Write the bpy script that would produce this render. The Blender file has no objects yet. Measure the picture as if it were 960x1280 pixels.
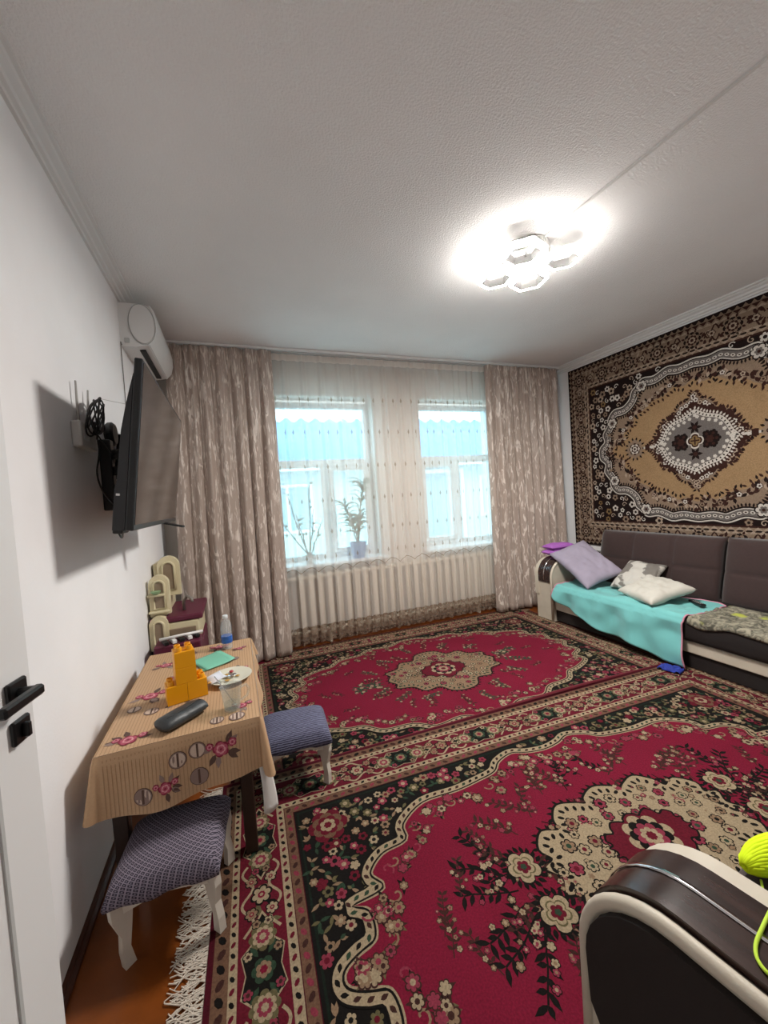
import bpy, bmesh, math, random
import numpy as np
from mathutils import Vector, Matrix, noise as mnoise
PI = math.pi
R_ = math.radians
C = bpy.context.scene.collection
scene = bpy.context.scene

# ------------------------------------------------------------------ camera, world, exposure
CAM_H = 1.40
right = Vector((0.93196462, -0.35627921, -0.06713478))
down = Vector((-0.07688749, -0.01326572, -0.99695152))
fwd = Vector((0.35430251, 0.93428537, -0.03975659))
cam_d = bpy.data.cameras.new('camera')
cam = bpy.data.objects.new('camera', cam_d)
C.objects.link(cam)
up = -down
cam.matrix_world = Matrix(((right.x, up.x, -fwd.x, 0), (right.y, up.y, -fwd.y, 0), (right.z, up.z, -fwd.z, CAM_H), (0, 0, 0, 1)))
cam_d.sensor_fit = 'HORIZONTAL'
cam_d.sensor_width = 36
cam_d.lens = 493 / 960 * 36
cam_d.clip_start = 0.02
scene.camera = cam

world = bpy.data.worlds.new('world')
scene.world = world
world.use_nodes = True
bg = world.node_tree.nodes['Background']
bg.inputs['Color'].default_value = (0.73, 0.88, 1.0, 1)
bg.inputs['Strength'].default_value = 6.2

scene.view_settings.view_transform = 'Standard'
scene.view_settings.look = 'None'
scene.view_settings.gamma = 1
scene.view_settings.use_curve_mapping = False
scene.view_settings.exposure = 0.1
LAMP = 760.0

# ------------------------------------------------------------------ helpers
def lin(h):
    if isinstance(h, (tuple, list)):
        return tuple(h) + ((1,) if len(h) == 3 else ())
    h = h.lstrip('#')
    out = []
    for i in (0, 2, 4):
        c = int(h[i:i + 2], 16) / 255
        out.append(c / 12.92 if c <= .04045 else ((c + .055) / 1.055) ** 2.4)
    return tuple(out) + (1,)

MATS = {}
def mat(name, col, rough=.6, metal=0, noise=0, nscale=30, bump=0, bscale=200, sheen=0, coat=0, emit=0, coords='Object'):
    if name in MATS:
        return MATS[name]
    m = bpy.data.materials.new(name); m.use_nodes = True
    nt = m.node_tree; b = nt.nodes['Principled BSDF']
    col = lin(col)
    b.inputs['Base Color'].default_value = col
    b.inputs['Roughness'].default_value = rough
    b.inputs['Metallic'].default_value = metal
    if sheen:
        b.inputs['Sheen Weight'].default_value = sheen
    if coat:
        b.inputs['Coat Weight'].default_value = coat; b.inputs['Coat Roughness'].default_value = .12
    tc = nt.nodes.new('ShaderNodeTexCoord')
    if noise:
        n = nt.nodes.new('ShaderNodeTexNoise'); n.inputs['Scale'].default_value = nscale; n.inputs['Detail'].default_value = 4
        nt.links.new(tc.outputs[coords], n.inputs['Vector'])
        r = nt.nodes.new('ShaderNodeMapRange'); r.inputs['From Min'].default_value = .3; r.inputs['From Max'].default_value = .7
        r.inputs['To Min'].default_value = 1 - noise; r.inputs['To Max'].default_value = 1 + noise * .6
        nt.links.new(n.outputs['Fac'], r.inputs['Value'])
        mx = nt.nodes.new('ShaderNodeMix'); mx.data_type = 'RGBA'; mx.blend_type = 'MULTIPLY'; mx.inputs['Factor'].default_value = 1
        mx.inputs['A'].default_value = col
        nt.links.new(r.outputs['Result'], mx.inputs['B']); nt.links.new(mx.outputs['Result'], b.inputs['Base Color'])
    if bump:
        n2 = nt.nodes.new('ShaderNodeTexNoise'); n2.inputs['Scale'].default_value = bscale; n2.inputs['Detail'].default_value = 3
        nt.links.new(tc.outputs[coords], n2.inputs['Vector'])
        bp = nt.nodes.new('ShaderNodeBump'); bp.inputs['Strength'].default_value = bump; bp.inputs['Distance'].default_value = .01
        nt.links.new(n2.outputs['Fac'], bp.inputs['Height']); nt.links.new(bp.outputs['Normal'], b.inputs['Normal'])
    if emit:
        b.inputs['Emission Color'].default_value = col; b.inputs['Emission Strength'].default_value = emit
    MATS[name] = m
    return m

def clear_mat(name, col, clear=.85, rough=.03):
    if name in MATS: return MATS[name]
    m = bpy.data.materials.new(name); m.use_nodes = True
    nt = m.node_tree; nt.nodes.clear()
    o = nt.nodes.new('ShaderNodeOutputMaterial'); mx = nt.nodes.new('ShaderNodeMixShader')
    t = nt.nodes.new('ShaderNodeBsdfTransparent'); p = nt.nodes.new('ShaderNodeBsdfPrincipled')
    t.inputs['Color'].default_value = lin(col)
    p.inputs['Base Color'].default_value = lin(col); p.inputs['Roughness'].default_value = rough
    mx.inputs['Fac'].default_value = 1 - clear
    nt.links.new(t.outputs[0], mx.inputs[1]); nt.links.new(p.outputs[0], mx.inputs[2]); nt.links.new(mx.outputs[0], o.inputs['Surface'])
    MATS[name] = m
    return m

class MB:
    """collects geometry; build() links it as ONE mesh object"""
    def __init__(s):
        s.v = []; s.f = []; s.c = []; s.uv = {}
    def add(s, pts, faces, M=None, col=None):
        n = len(s.v)
        for p in pts:
            p = Vector(p)
            s.v.append(tuple(M @ p if M else p))
            if col: s.c.append(col)
        s.f += [tuple(i + n for i in f) for f in faces]
    def box(s, a, b, M=None, bev=0):
        x0, y0, z0 = a; x1, y1, z1 = b
        if bev:
            return s.rbox(a, b, bev, 2, M)
        p = [(x0, y0, z0), (x1, y0, z0), (x1, y1, z0), (x0, y1, z0), (x0, y0, z1), (x1, y0, z1), (x1, y1, z1), (x0, y1, z1)]
        s.add(p, [(0, 3, 2, 1), (4, 5, 6, 7), (0, 1, 5, 4), (1, 2, 6, 5), (2, 3, 7, 6), (3, 0, 4, 7)], M)
        return s
    def bm(s, bm, M=None):
        bm.verts.ensure_lookup_table()
        for i, v in enumerate(bm.verts): v.index = i
        s.add([v.co.copy() for v in bm.verts], [tuple(v.index for v in f.verts) for f in bm.faces], M)
        bm.free()
    def rbox(s, a, b, r, seg=3, M=None):
        bm = bmesh.new(); bmesh.ops.create_cube(bm, size=1)
        for v in bm.verts:
            v.co = Vector([(a[i] + b[i]) / 2 + v.co[i] * (b[i] - a[i]) for i in range(3)])
        bmesh.ops.bevel(bm, geom=bm.edges[:], offset=r, segments=seg, profile=.5, affect='EDGES')
        s.bm(bm, M); return s
    def tube(s, pts, r, n=8, M=None, closed=False, caps=True):
        pts = [Vector(p) for p in pts]; k = len(pts)
        rad = r if isinstance(r, (list, tuple)) else [r] * k
        rows = []; ref = None
        for i, p in enumerate(pts):
            if closed: t = pts[(i + 1) % k] - pts[i - 1]
            else: t = pts[min(i + 1, k - 1)] - pts[max(i - 1, 0)]
            if t.length < 1e-9: t = Vector((0, 0, 1))
            t.normalize()
            if ref is None:
                ref = t.orthogonal().normalized()
            ref = (ref - t * ref.dot(t))
            if ref.length < 1e-6: ref = t.orthogonal()
            ref.normalize(); bn = t.cross(ref)
            rows.append([p + (ref * math.cos(2 * PI * j / n) + bn * math.sin(2 * PI * j / n)) * rad[i] for j in range(n)])
        vs = [q for row in rows for q in row]; fs = []
        for i in range(k if closed else k - 1):
            a = i * n; b = ((i + 1) % k) * n
            for j in range(n):
                fs.append((a + j, a + (j + 1) % n, b + (j + 1) % n, b + j))
        if caps and not closed:
            fs.append(tuple(range(n - 1, -1, -1))); fs.append(tuple(range((k - 1) * n, k * n)))
        s.add(vs, fs, M); return s
    def lathe(s, prof, n=24, M=None, cx=0, cy=0):
        k = len(prof); vs = []; fs = []
        for (r, z) in prof:
            for j in range(n):
                a = 2 * PI * j / n
                vs.append((cx + r * math.cos(a), cy + r * math.sin(a), z))
        for i in range(k - 1):
            for j in range(n):
                fs.append((i * n + j, i * n + (j + 1) % n, (i + 1) * n + (j + 1) % n, (i + 1) * n + j))
        fs.append(tuple(range(n - 1, -1, -1))); fs.append(tuple(range((k - 1) * n, k * n)))
        s.add(vs, fs, M); return s
    def prism(s, pts, d0, d1, axis='y', M=None):
        """polygon (a,b) extruded along axis: y -> (a,d,b); x -> (d,a,b); z -> (a,b,d)"""
        def mk(p, d):
            return (p[0], d, p[1]) if axis == 'y' else ((d, p[0], p[1]) if axis == 'x' else (p[0], p[1], d))
        n = len(pts)
        vs = [mk(p, d0) for p in pts] + [mk(p, d1) for p in pts]
        fs = [tuple(range(n - 1, -1, -1)), tuple(range(n, 2 * n))] + [(i, (i + 1) % n, n + (i + 1) % n, n + i) for i in range(n)]
        s.add(vs, fs, M); return s
    def grid(s, fn, nu, nv, M=None, closed=False):
        vs = [fn(i / nu, j / nv) for j in range(nv + 1) for i in range(nu + 1)]
        fs = [(j * (nu + 1) + i, j * (nu + 1) + i + 1, (j + 1) * (nu + 1) + i + 1, (j + 1) * (nu + 1) + i) for j in range(nv) for i in range(nu)]
        n0 = len(s.v)
        for j in range(nv + 1):
            for i in range(nu + 1): s.uv[n0 + j * (nu + 1) + i] = (i / nu, j / nv)
        s.add(vs, fs, M); return s
    def build(s, name, m, parent=None, smooth=False, loc=None, rot=None, recalc=True):
        me = bpy.data.meshes.new(name)
        me.from_pydata(s.v, [], s.f)
        if s.c:
            at = me.color_attributes.new('Col', 'FLOAT_COLOR', 'POINT')
            at.data.foreach_set('color', [x for c in s.c for x in c])
        if s.uv:
            ul = me.uv_layers.new(name='UVMap')
            for l in me.loops: ul.data[l.index].uv = s.uv.get(l.vertex_index, (0, 0))
        if recalc:
            b = bmesh.new(); b.from_mesh(me); bmesh.ops.recalc_face_normals(b, faces=b.faces); b.to_mesh(me); b.free()
        if m: me.materials.append(m if not isinstance(m, str) else MATS[m])
        if smooth is True:
            me.shade_smooth()
        elif smooth:
            me.shade_smooth(); me.set_sharp_from_angle(angle=R_(smooth))
        o = bpy.data.objects.new(name, me); C.objects.link(o)
        if parent: o.parent = parent
        if loc: o.location = loc
        if rot: o.rotation_euler = rot
        return o

def tag(o, label, cat=None, group=None, kind=None):
    o['label'] = label
    if cat: o['category'] = cat
    if group: o['group'] = group
    if kind: o['kind'] = kind
    return o
def thing(name, label, cat, loc=(0, 0, 0), rotz=0, group=None, kind=None):
    o = bpy.data.objects.new(name, None); C.objects.link(o)
    o.location = loc; o.rotation_euler = (0, 0, rotz); o.empty_display_size = .1
    return tag(o, label, cat, group, kind)
def solid(o, t, off=-1):
    md = o.modifiers.new('thickness', 'SOLIDIFY'); md.thickness = t; md.offset = off
    return o
def nz(*p):
    return mnoise.noise(Vector(p))

# ------------------------------------------------------------------ room dimensions
XL, XR, YN, YB, ZC = -.577, 3.80, -.95, 3.88, 2.80
WIN = [(.38, 1.42), (1.95, 2.98)]
WZ0, WZ1 = .76, 2.43

# ------------------------------------------------------------------ materials
mat('wall_white', '#f1f0f1', .85, noise=.03, nscale=3, bump=.05, bscale=90)
mat('wall_back_paint', '#d8cfc6', .85, noise=.03, nscale=3, bump=.05, bscale=90)
m = mat('ceiling_plaster', '#f6f5f4', .9, noise=.03, nscale=2.0, bump=.5, bscale=110)
mat('white_paint', '#e3e2e1', .45)
mat('plastic_white', '#e2e1df', .32)
mat('pvc', '#e9ecec', .3)
mat('brown_paint', '#7a3f14', .28, noise=.25, nscale=6)
mat('dark_brown', '#4a2413', .4, noise=.2, nscale=20)
mat('black_plastic', '#151617', .38)
mat('black_metal', '#121213', .35, metal=.3)
mat('grey_plastic', '#b9bab8', .5)
mat('cream_leather', '#c9bfae', .5, bump=.08, bscale=350, noise=.06, nscale=12)
mat('sofa_dark', '#34211f', .85, bump=.15, bscale=500, noise=.12, nscale=60, sheen=.3)
mat('sofa_darker', '#1a1211', .75, bump=.15, bscale=500, noise=.12, nscale=60)
mat('chrome', '#e8e8ea', .12, metal=1)
mat('radiator_paint', '#d8cdbb', .5, noise=.04, nscale=8)
mat('rubber', '#0c0c0c', .5)

def wood_dark():
    m = bpy.data.materials.new('dark_veneer'); m.use_nodes = True
    nt = m.node_tree; b = nt.nodes['Principled BSDF']
    tc = nt.nodes.new('ShaderNodeTexCoord'); mp = nt.nodes.new('ShaderNodeMapping'); mp.inputs['Scale'].default_value = (60, 3, 60)
    n = nt.nodes.new('ShaderNodeTexNoise'); n.inputs['Scale'].default_value = 1; n.inputs['Detail'].default_value = 5
    cr = nt.nodes.new('ShaderNodeValToRGB')
    cr.color_ramp.elements[0].color = lin('#1d1110'); cr.color_ramp.elements[1].color = lin('#3d2a26')
    cr.color_ramp.elements[0].position = .3; cr.color_ramp.elements[1].position = .75
    nt.links.new(tc.outputs['Object'], mp.inputs['Vector']); nt.links.new(mp.outputs[0], n.inputs['Vector'])
    nt.links.new(n.outputs['Fac'], cr.inputs[0]); nt.links.new(cr.outputs[0], b.inputs['Base Color'])
    b.inputs['Roughness'].default_value = .22
    MATS['dark_veneer'] = m
wood_dark()

def carpet_mat(name, rough=.95, speck=.35, bump=.25):
    m = bpy.data.materials.new(name); m.use_nodes = True
    nt = m.node_tree; b = nt.nodes['Principled BSDF']
    at = nt.nodes.new('ShaderNodeVertexColor'); at.layer_name = 'Col'
    tc = nt.nodes.new('ShaderNodeTexCoord')
    n = nt.nodes.new('ShaderNodeTexNoise'); n.inputs['Scale'].default_value = 160; n.inputs['Detail'].default_value = 3
    n3 = nt.nodes.new('ShaderNodeTexNoise'); n3.inputs['Scale'].default_value = 3; n3.inputs['Detail'].default_value = 3
    nt.links.new(tc.outputs['Object'], n.inputs['Vector']); nt.links.new(tc.outputs['Object'], n3.inputs['Vector'])
    ad = nt.nodes.new('ShaderNodeMath'); ad.operation = 'MULTIPLY_ADD'; ad.inputs[1].default_value = .35
    nt.links.new(n3.outputs['Fac'], ad.inputs[0]); nt.links.new(n.outputs['Fac'], ad.inputs[2])
    r = nt.nodes.new('ShaderNodeMapRange'); r.inputs['From Min'].default_value = .4; r.inputs['From Max'].default_value = .95
    r.inputs['To Min'].default_value = 1 - speck; r.inputs['To Max'].default_value = 1 + speck * .6
    nt.links.new(ad.outputs[0], r.inputs['Value'])
    mx = nt.nodes.new('ShaderNodeMix'); mx.data_type = 'RGBA'; mx.blend_type = 'MULTIPLY'; mx.inputs['Factor'].default_value = 1
    nt.links.new(at.outputs['Color'], mx.inputs['A']); nt.links.new(r.outputs['Result'], mx.inputs['B'])
    nt.links.new(mx.outputs['Result'], b.inputs['Base Color'])
    b.inputs['Roughness'].default_value = rough
    b.inputs['Specular IOR Level'].default_value = .15
    bp = nt.nodes.new('ShaderNodeBump'); bp.inputs['Strength'].default_value = bump; bp.inputs['Distance'].default_value = .004
    nt.links.new(n.outputs['Fac'], bp.inputs['Height']); nt.links.new(bp.outputs['Normal'], b.inputs['Normal'])
    MATS[name] = m
carpet_mat('pile')
carpet_mat('oilcloth_print', .45, .06, .02)

def jacquard():
    """satin curtain with shiny leaf sprays woven in, pale streaks painting fold sheen"""
    m = bpy.data.materials.new('jacquard'); m.use_nodes = True
    nt = m.node_tree; b = nt.nodes['Principled BSDF']
    uv = nt.nodes.new('ShaderNodeUVMap')
    mp = nt.nodes.new('ShaderNodeMapping'); mp.inputs['Scale'].default_value = (46, 15, 1)
    nt.links.new(uv.outputs[0], mp.inputs['Vector'])
    n = nt.nodes.new('ShaderNodeTexNoise'); n.inputs['Scale'].default_value = 1.0; n.inputs['Detail'].default_value = 5; n.inputs['Distortion'].default_value = 1.6
    nt.links.new(mp.outputs[0], n.inputs['Vector'])
    cr = nt.nodes.new('ShaderNodeValToRGB'); e = cr.color_ramp.elements
    e[0].position = .54; e[0].color = (0, 0, 0, 1); e[1].position = .60; e[1].color = (1, 1, 1, 1)
    nt.links.new(n.outputs['Fac'], cr.inputs[0])
    mx = nt.nodes.new('ShaderNodeMix'); mx.data_type = 'RGBA'
    mx.inputs['A'].default_value = lin('#ab9b90'); mx.inputs['B'].default_value = lin('#ddd2c8')  # paler colour also paints vertical fold sheen into the woven leaves
    nt.links.new(cr.outputs[0], mx.inputs['Factor']); nt.links.new(mx.outputs['Result'], b.inputs['Base Color'])
    rr = nt.nodes.new('ShaderNodeMapRange'); rr.inputs['To Min'].default_value = .45; rr.inputs['To Max'].default_value = .32
    nt.links.new(cr.outputs[0], rr.inputs['Value']); nt.links.new(rr.outputs[0], b.inputs['Roughness'])
    b.inputs['Sheen Weight'].default_value = .2
    MATS['jacquard'] = m
jacquard()

def sheer_mat(name, col, clear, lace=0):
    m = bpy.data.materials.new(name); m.use_nodes = True
    nt = m.node_tree; nt.nodes.clear()
    o = nt.nodes.new('ShaderNodeOutputMaterial'); mx = nt.nodes.new('ShaderNodeMixShader'); mx2 = nt.nodes.new('ShaderNodeMixShader')
    t = nt.nodes.new('ShaderNodeBsdfTransparent'); d = nt.nodes.new('ShaderNodeBsdfDiffuse'); tl = nt.nodes.new('ShaderNodeBsdfTranslucent')
    d.inputs[0].default_value = lin(col); tl.inputs[0].default_value = lin(col)
    mx2.inputs[0].default_value = .35
    nt.links.new(d.outputs[0], mx2.inputs[1]); nt.links.new(tl.outputs[0], mx2.inputs[2])
    mx.inputs[0].default_value = 1 - clear
    if lace:
        uv = nt.nodes.new('ShaderNodeUVMap'); mp = nt.nodes.new('ShaderNodeMapping'); mp.inputs['Scale'].default_value = (90, 5, 1)
        v = nt.nodes.new('ShaderNodeTexNoise'); v.inputs['Scale'].default_value = 1; v.inputs['Detail'].default_value = 4
        nt.links.new(uv.outputs[0], mp.inputs[0]); nt.links.new(mp.outputs[0], v.inputs['Vector'])
        r = nt.nodes.new('ShaderNodeMapRange'); r.inputs['From Min'].default_value = .42; r.inputs['From Max'].default_value = .58
        r.inputs['To Min'].default_value = 1 - clear - lace; r.inputs['To Max'].default_value = 1 - clear + lace
        nt.links.new(v.outputs['Fac'], r.inputs['Value']); nt.links.new(r.outputs[0], mx.inputs[0])
    nt.links.new(t.outputs[0], mx.inputs[1]); nt.links.new(mx2.outputs[0], mx.inputs[2]); nt.links.new(mx.outputs[0], o.inputs['Surface'])
    MATS[name] = m
sheer_mat('tulle', '#f3ede6', .52)
sheer_mat('lace', '#9c8776', .45, .25)
sheer_mat('tulle_thread', '#aea292', .40)

def knit(name, a, b_, scale, kind):
    m = bpy.data.materials.new(name); m.use_nodes = True
    nt = m.node_tree; b = nt.nodes['Principled BSDF']
    tc = nt.nodes.new('ShaderNodeTexCoord'); mp = nt.nodes.new('ShaderNodeMapping')
    mp.inputs['Rotation'].default_value = (0, 0, R_(45) if kind == 'diamond' else 0); mp.inputs['Scale'].default_value = (scale,) * 3
    sp_ = nt.nodes.new('ShaderNodeSeparateXYZ'); cb = nt.nodes.new('ShaderNodeCombineXYZ')
    nt.links.new(tc.outputs['Object'], sp_.inputs[0])
    for ax_ in (0, 1):
        ad_ = nt.nodes.new('ShaderNodeMath'); ad_.operation = 'ADD'
        nt.links.new(sp_.outputs[ax_], ad_.inputs[0]); nt.links.new(sp_.outputs[2], ad_.inputs[1]); nt.links.new(ad_.outputs[0], cb.inputs[ax_])
    nt.links.new(cb.outputs[0], mp.inputs[0])
    if kind == 'diamond':
        v = nt.nodes.new('ShaderNodeTexVoronoi'); v.distance = 'CHEBYCHEV'; v.inputs['Randomness'].default_value = 0; v.voronoi_dimensions = '2D'
        v.inputs['Scale'].default_value = 1
        nt.links.new(mp.outputs[0], v.inputs['Vector'])
        cr = nt.nodes.new('ShaderNodeValToRGB'); cr.color_ramp.interpolation = 'CONSTANT'; e = cr.color_ramp.elements
        e[0].position = 0; e[0].color = lin(b_); e[1].position = .14; e[1].color = lin(a)
        k = e.new(.36); k.color = lin(b_)
        nt.links.new(v.outputs['Distance'], cr.inputs[0])
        fac = v.outputs['Distance']
    else:
        w = nt.nodes.new('ShaderNodeTexWave'); w.inputs['Scale'].default_value = 1; w.inputs['Distortion'].default_value = 2.2
        w.inputs['Detail'].default_value = 1; w.inputs['Detail Scale'].default_value = 3; w.bands_direction = 'Y'
        nt.links.new(mp.outputs[0], w.inputs['Vector'])
        cr = nt.nodes.new('ShaderNodeValToRGB'); e = cr.color_ramp.elements
        e[0].color = lin(a); e[1].color = lin(b_); e[0].position = .25; e[1].position = .7
        nt.links.new(w.outputs['Fac'], cr.inputs[0]); fac = w.outputs['Fac']
    nt.links.new(cr.outputs[0], b.inputs['Base Color']); b.inputs['Roughness'].default_value = .95
    bp = nt.nodes.new('ShaderNodeBump'); bp.inputs['Strength'].default_value = .4; bp.inputs['Distance'].default_value = .003
    nt.links.new(fac, bp.inputs['Height']); nt.links.new(bp.outputs[0], b.inputs['Normal'])
    MATS[name] = m
knit('diamond_weave', '#2b2735', '#7f7684', 70, 'diamond')
knit('ribbed_weave', '#35354a', '#6c6d86', 26, 'rib')

# ------------------------------------------------------------------ room shell
mb = MB(); mb.box((XL - .3, YN - .3, -.12), (XR + .3, YB + .35, 0))
tag(mb.build('floor', 'brown_paint'), 'brown painted wooden floor under the red rugs', 'floor', kind='structure')
mb = MB(); mb.box((XL - .3, YN - .3, ZC), (XR + .3, YB + .35, ZC + .15))
tag(mb.build('ceiling', 'ceiling_plaster'), 'white stippled plaster ceiling', 'ceiling', kind='structure')
mb = MB(); mb.box((XL - .25, YN - .2, 0), (XL, YB + .35, ZC))
tag(mb.build('wall_left', 'wall_white'), 'plain white wall behind the television and table', 'wall', kind='structure')
mb = MB(); mb.box((XR, YN - .2, 0), (XR + .25, YB + .35, ZC))
tag(mb.build('wall_right', 'wall_white'), 'white wall behind the hanging brown carpet', 'wall', kind='structure')
mb = MB(); mb.box((XL, YN - .2, 0), (XR, YN, ZC))
tag(mb.build('wall_near', 'wall_white'), 'white wall opposite the windows', 'wall', kind='structure')
mb = MB()
y0, y1 = YB, YB + .35
mb.box((XL, y0, 0), (XR, y1, WZ0)); mb.box((XL, y0, WZ1), (XR, y1, ZC))
mb.box((XL, y0, WZ0), (WIN[0][0], y1, WZ1)); mb.box((WIN[0][1], y0, WZ0), (WIN[1][0], y1, WZ1)); mb.box((WIN[1][1], y0, WZ0), (XR, y1, WZ1))
tag(mb.build('wall_back', 'wall_back_paint'), 'cream wall with two windows behind the tulle', 'wall', kind='structure')

def cornice_prof():
    return [(0, 0), (.068, 0), (.068, -.012), (.055, -.016), (.05, -.024), (.03, -.036), (.026, -.05), (.014, -.056), (.012, -.07), (0, -.072)]
mb = MB(); mb.prism([(XL + a, ZC + b) for a, b in cornice_prof()], YN, YB, 'y')
tag(mb.build('trim_1', 'white_paint'), 'moulded white cornice along the wall above the television', 'cornice', kind='structure')
mb = MB(); mb.prism([(XR - a, ZC + b) for a, b in cornice_prof()], YN, YB, 'y')
tag(mb.build('trim_2', 'white_paint'), 'moulded white cornice above the hanging brown carpet', 'cornice', kind='structure')
mb = MB(); mb.prism([(YB - a, ZC + b) for a, b in cornice_prof()], XL, XR, 'x')
tag(mb.build('trim_3', 'white_paint'), 'moulded white cornice above the windows behind the curtains', 'cornice', kind='structure')
bp_ = [(0, 0), (.022, 0), (.022, .012), (.013, .018), (.010, .03), (0, .033)]
mb = MB(); mb.prism([(XL + a, b) for a, b in bp_], YN, YB, 'y')
tag(mb.build('baseboard_left', 'dark_brown'), 'dark brown skirting under the white television wall', 'skirting', kind='structure')
mb = MB(); mb.prism([(XR - a, b) for a, b in bp_], YN, YB, 'y')
tag(mb.build('baseboard_right', 'dark_brown'), 'dark brown skirting behind the long sofa', 'skirting', kind='structure')
mb = MB(); mb.prism([(YB - a, b) for a, b in bp_], XL, XR, 'x')
tag(mb.build('baseboard_back', 'dark_brown'), 'dark brown skirting under the radiator', 'skirting', kind='structure')

# windows: pvc frames, transom, mullion, panes, sill
glass = clear_mat('window_glass', '#eafcff', .93)
def window(i, x0, x1, label, flip):
    t = thing('window_%d' % i, label, 'window', ((x0 + x1) / 2, YB + .18, WZ0), kind='structure')
    w = (x1 - x0) / 2; h = WZ1 - WZ0 - .03; f = .06
    def bar(a, b, n='frame_bar', d=(-.035, .035)):
        m_ = MB(); m_.rbox((a[0], d[0], a[1]), (b[0], d[1], b[1]), .006, 1); return m_.build(n, 'pvc', t)
    z0 = .03; zt = z0 + .99 - .0
    bar((-w, z0), (-w + f, h)); bar((w - f, z0), (w, h)); bar((-w + f, z0), (w - f, z0 + f)); bar((-w + f, h - f), (w - f, h))
    bar((-w + f, zt - .04), (w - f, zt + .04), 'transom')
    bar((-.045, z0 + f), (.045, zt - .04), 'mullion')
    # opening sash
    sx = (-w + f, -.045) if flip else (.045, w - f)
    s_ = MB(); a, b = sx; q = .045
    s_.box((a, -.05, z0 + f), (a + q, .02, zt - .04)); s_.box((b - q, -.05, z0 + f), (b, .02, zt - .04))
    s_.box((a + q, -.05, z0 + f), (b - q, .02, z0 + f + q)); s_.box((a + q, -.05, zt - .04 - q), (b - q, .02, zt - .04))
    so = s_.build('sash', 'pvc', t)
    hb = MB(); hx = a + q / 2 if not flip else b - q / 2
    hb.rbox((hx - .012, -.06, .45), (hx + .012, -.05, .52), .004, 1); hb.rbox((hx - .008, -.085, .36), (hx + .008, -.06, .50), .005, 1)
    hb.build('handle', 'plastic_white', so)
    for (a0, a1, c0, c1) in ((-w + f, -.045, z0 + f, zt - .04), (.045, w - f, z0 + f, zt - .04), (-w + f, w - f, zt + .04, h - f)):
        p = MB(); p.box((a0 + .002, -.006, c0), (a1 - .002, .006, c1)); p.build('pane', glass, t)
    s2 = MB(); s2.rbox((-w - .04, -.27, -.005), (w + .04, -.035, .03), .01, 2); s2.build('window_sill', 'pvc', t)
window(1, *WIN[0], 'white plastic window with potted plants on its sill', False)
window(2, *WIN[1], 'white plastic window with an empty sill', True)

# door leaf, opened back against the left wall
hx, hy = -.545, .17; ex, ey = -.411, 1.0
dl = math.hypot(ex - hx, ey - hy)
door = thing('door_1', 'white interior door leaf with black lever handle, opened against the wall', 'door', (hx, hy, 0), math.atan2(ey - hy, ex - hx), kind='structure')
# local x along the leaf, local -y faces the room
def door_build():
    m_ = MB(); m_.rbox((0, -.0, .012), (dl, .04, 2.03), .003, 1)
    leaf = m_.build('door_leaf', 'white_paint', door)
    g = MB(); 
    for (xa, xb) in ((.11, .118), (dl - .118, dl - .11)):
        g.box((xa, -.004, .15), (xb, 0, 1.9))
    g.box((.118, -.004, .15), (dl - .118, 0, .158)); g.box((.118, -.004, 1.892), (dl - .118, 0, 1.9))
    g.build('panel_moulding', 'grey_plastic', door)
    hz = 1.072
    m2 = MB(); m2.rbox((dl - .075, -.010, hz - .025), (dl - .025, 0, hz + .025), .003, 1)
    ro = m2.build('handle_rose', 'black_metal', door)
    m3 = MB(); m3.tube([(dl - .05, -.01, hz), (dl - .05, -.045, hz)], .010, 12)
    m3.rbox((dl - .145, -.048, hz - .010), (dl - .040, -.031, hz + .010), .004, 1)
    m3.build('lever', 'black_metal', ro)
    m4 = MB(); m4.rbox((dl - .072, -.010, hz - .095), (dl - .026, 0, hz - .049), .003, 1)
    ks = m4.build('lock_rosette', 'black_metal', door)
    m5 = MB(); m5.rbox((dl - .054, -.022, hz - .086), (dl - .044, -.010, hz - .058), .002, 1); m5.build('thumb_turn', 'black_metal', ks)
    for z in (.25, 1.75):
        m6 = MB(); m6.tube([(0, .02, z), (0, .02, z + .1)], .009, 8); m6.build('hinge', 'black_metal', door)
door_build()

# ------------------------------------------------------------------ outside the windows
mat('render_wall', '#bfc9c4', .9, noise=.05, nscale=2)
mat('roof_blue', '#5384b4', .5)
mat('yard', '#dcddd8', .9, noise=.1, nscale=2)
mat('door_grey', '#8fa0a4', .6)
mb = MB(); mb.box((-8, YB + .36, -.35), (14, 16, -.3))
tag(mb.build('yard', 'yard'), 'pale concrete yard outside the windows', 'yard', kind='structure')
house = thing('neighbour_house', 'white rendered house with a blue corrugated roof beyond the yard', 'house', (3, 9, -.3))
m_ = MB(); m_.box((-9, 0, 0), (9, 4, 2.6)); m_.build('house_wall', 'render_wall', house)
m_ = MB(); m_.grid(lambda u, v: (-9.4 + 18.8 * u, -.5 + 3.0 * v, 2.5 + 1.55 * v + .06 * math.cos(u * 18.8 / .42 * 2 * PI)), 450, 2)
solid(m_.build('roof', 'roof_blue', house, smooth=True), .03)
m_ = MB(); m_.box((-9.4, -.55, 2.36), (9.4, -.45, 2.5)); m_.build('gutter', 'pvc', house)
for xa in (-5.2, -2.4, 3.2):
    m_ = MB(); m_.box((xa, -.04, 1.0), (xa + 1.1, .02, 2.1)); w_ = m_.build('house_window', 'pvc', house)
    for k in range(2):
        m_ = MB(); m_.box((xa + .07 + k * .5, -.05, 1.07), (xa + .5 + k * .53, -.035, 2.03)); m_.build('pane', 'door_grey', w_)
m_ = MB(); m_.box((1.55, -.05, .05), (2.6, .02, 2.2)); dd = m_.build('house_door', 'door_grey', house)
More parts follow.
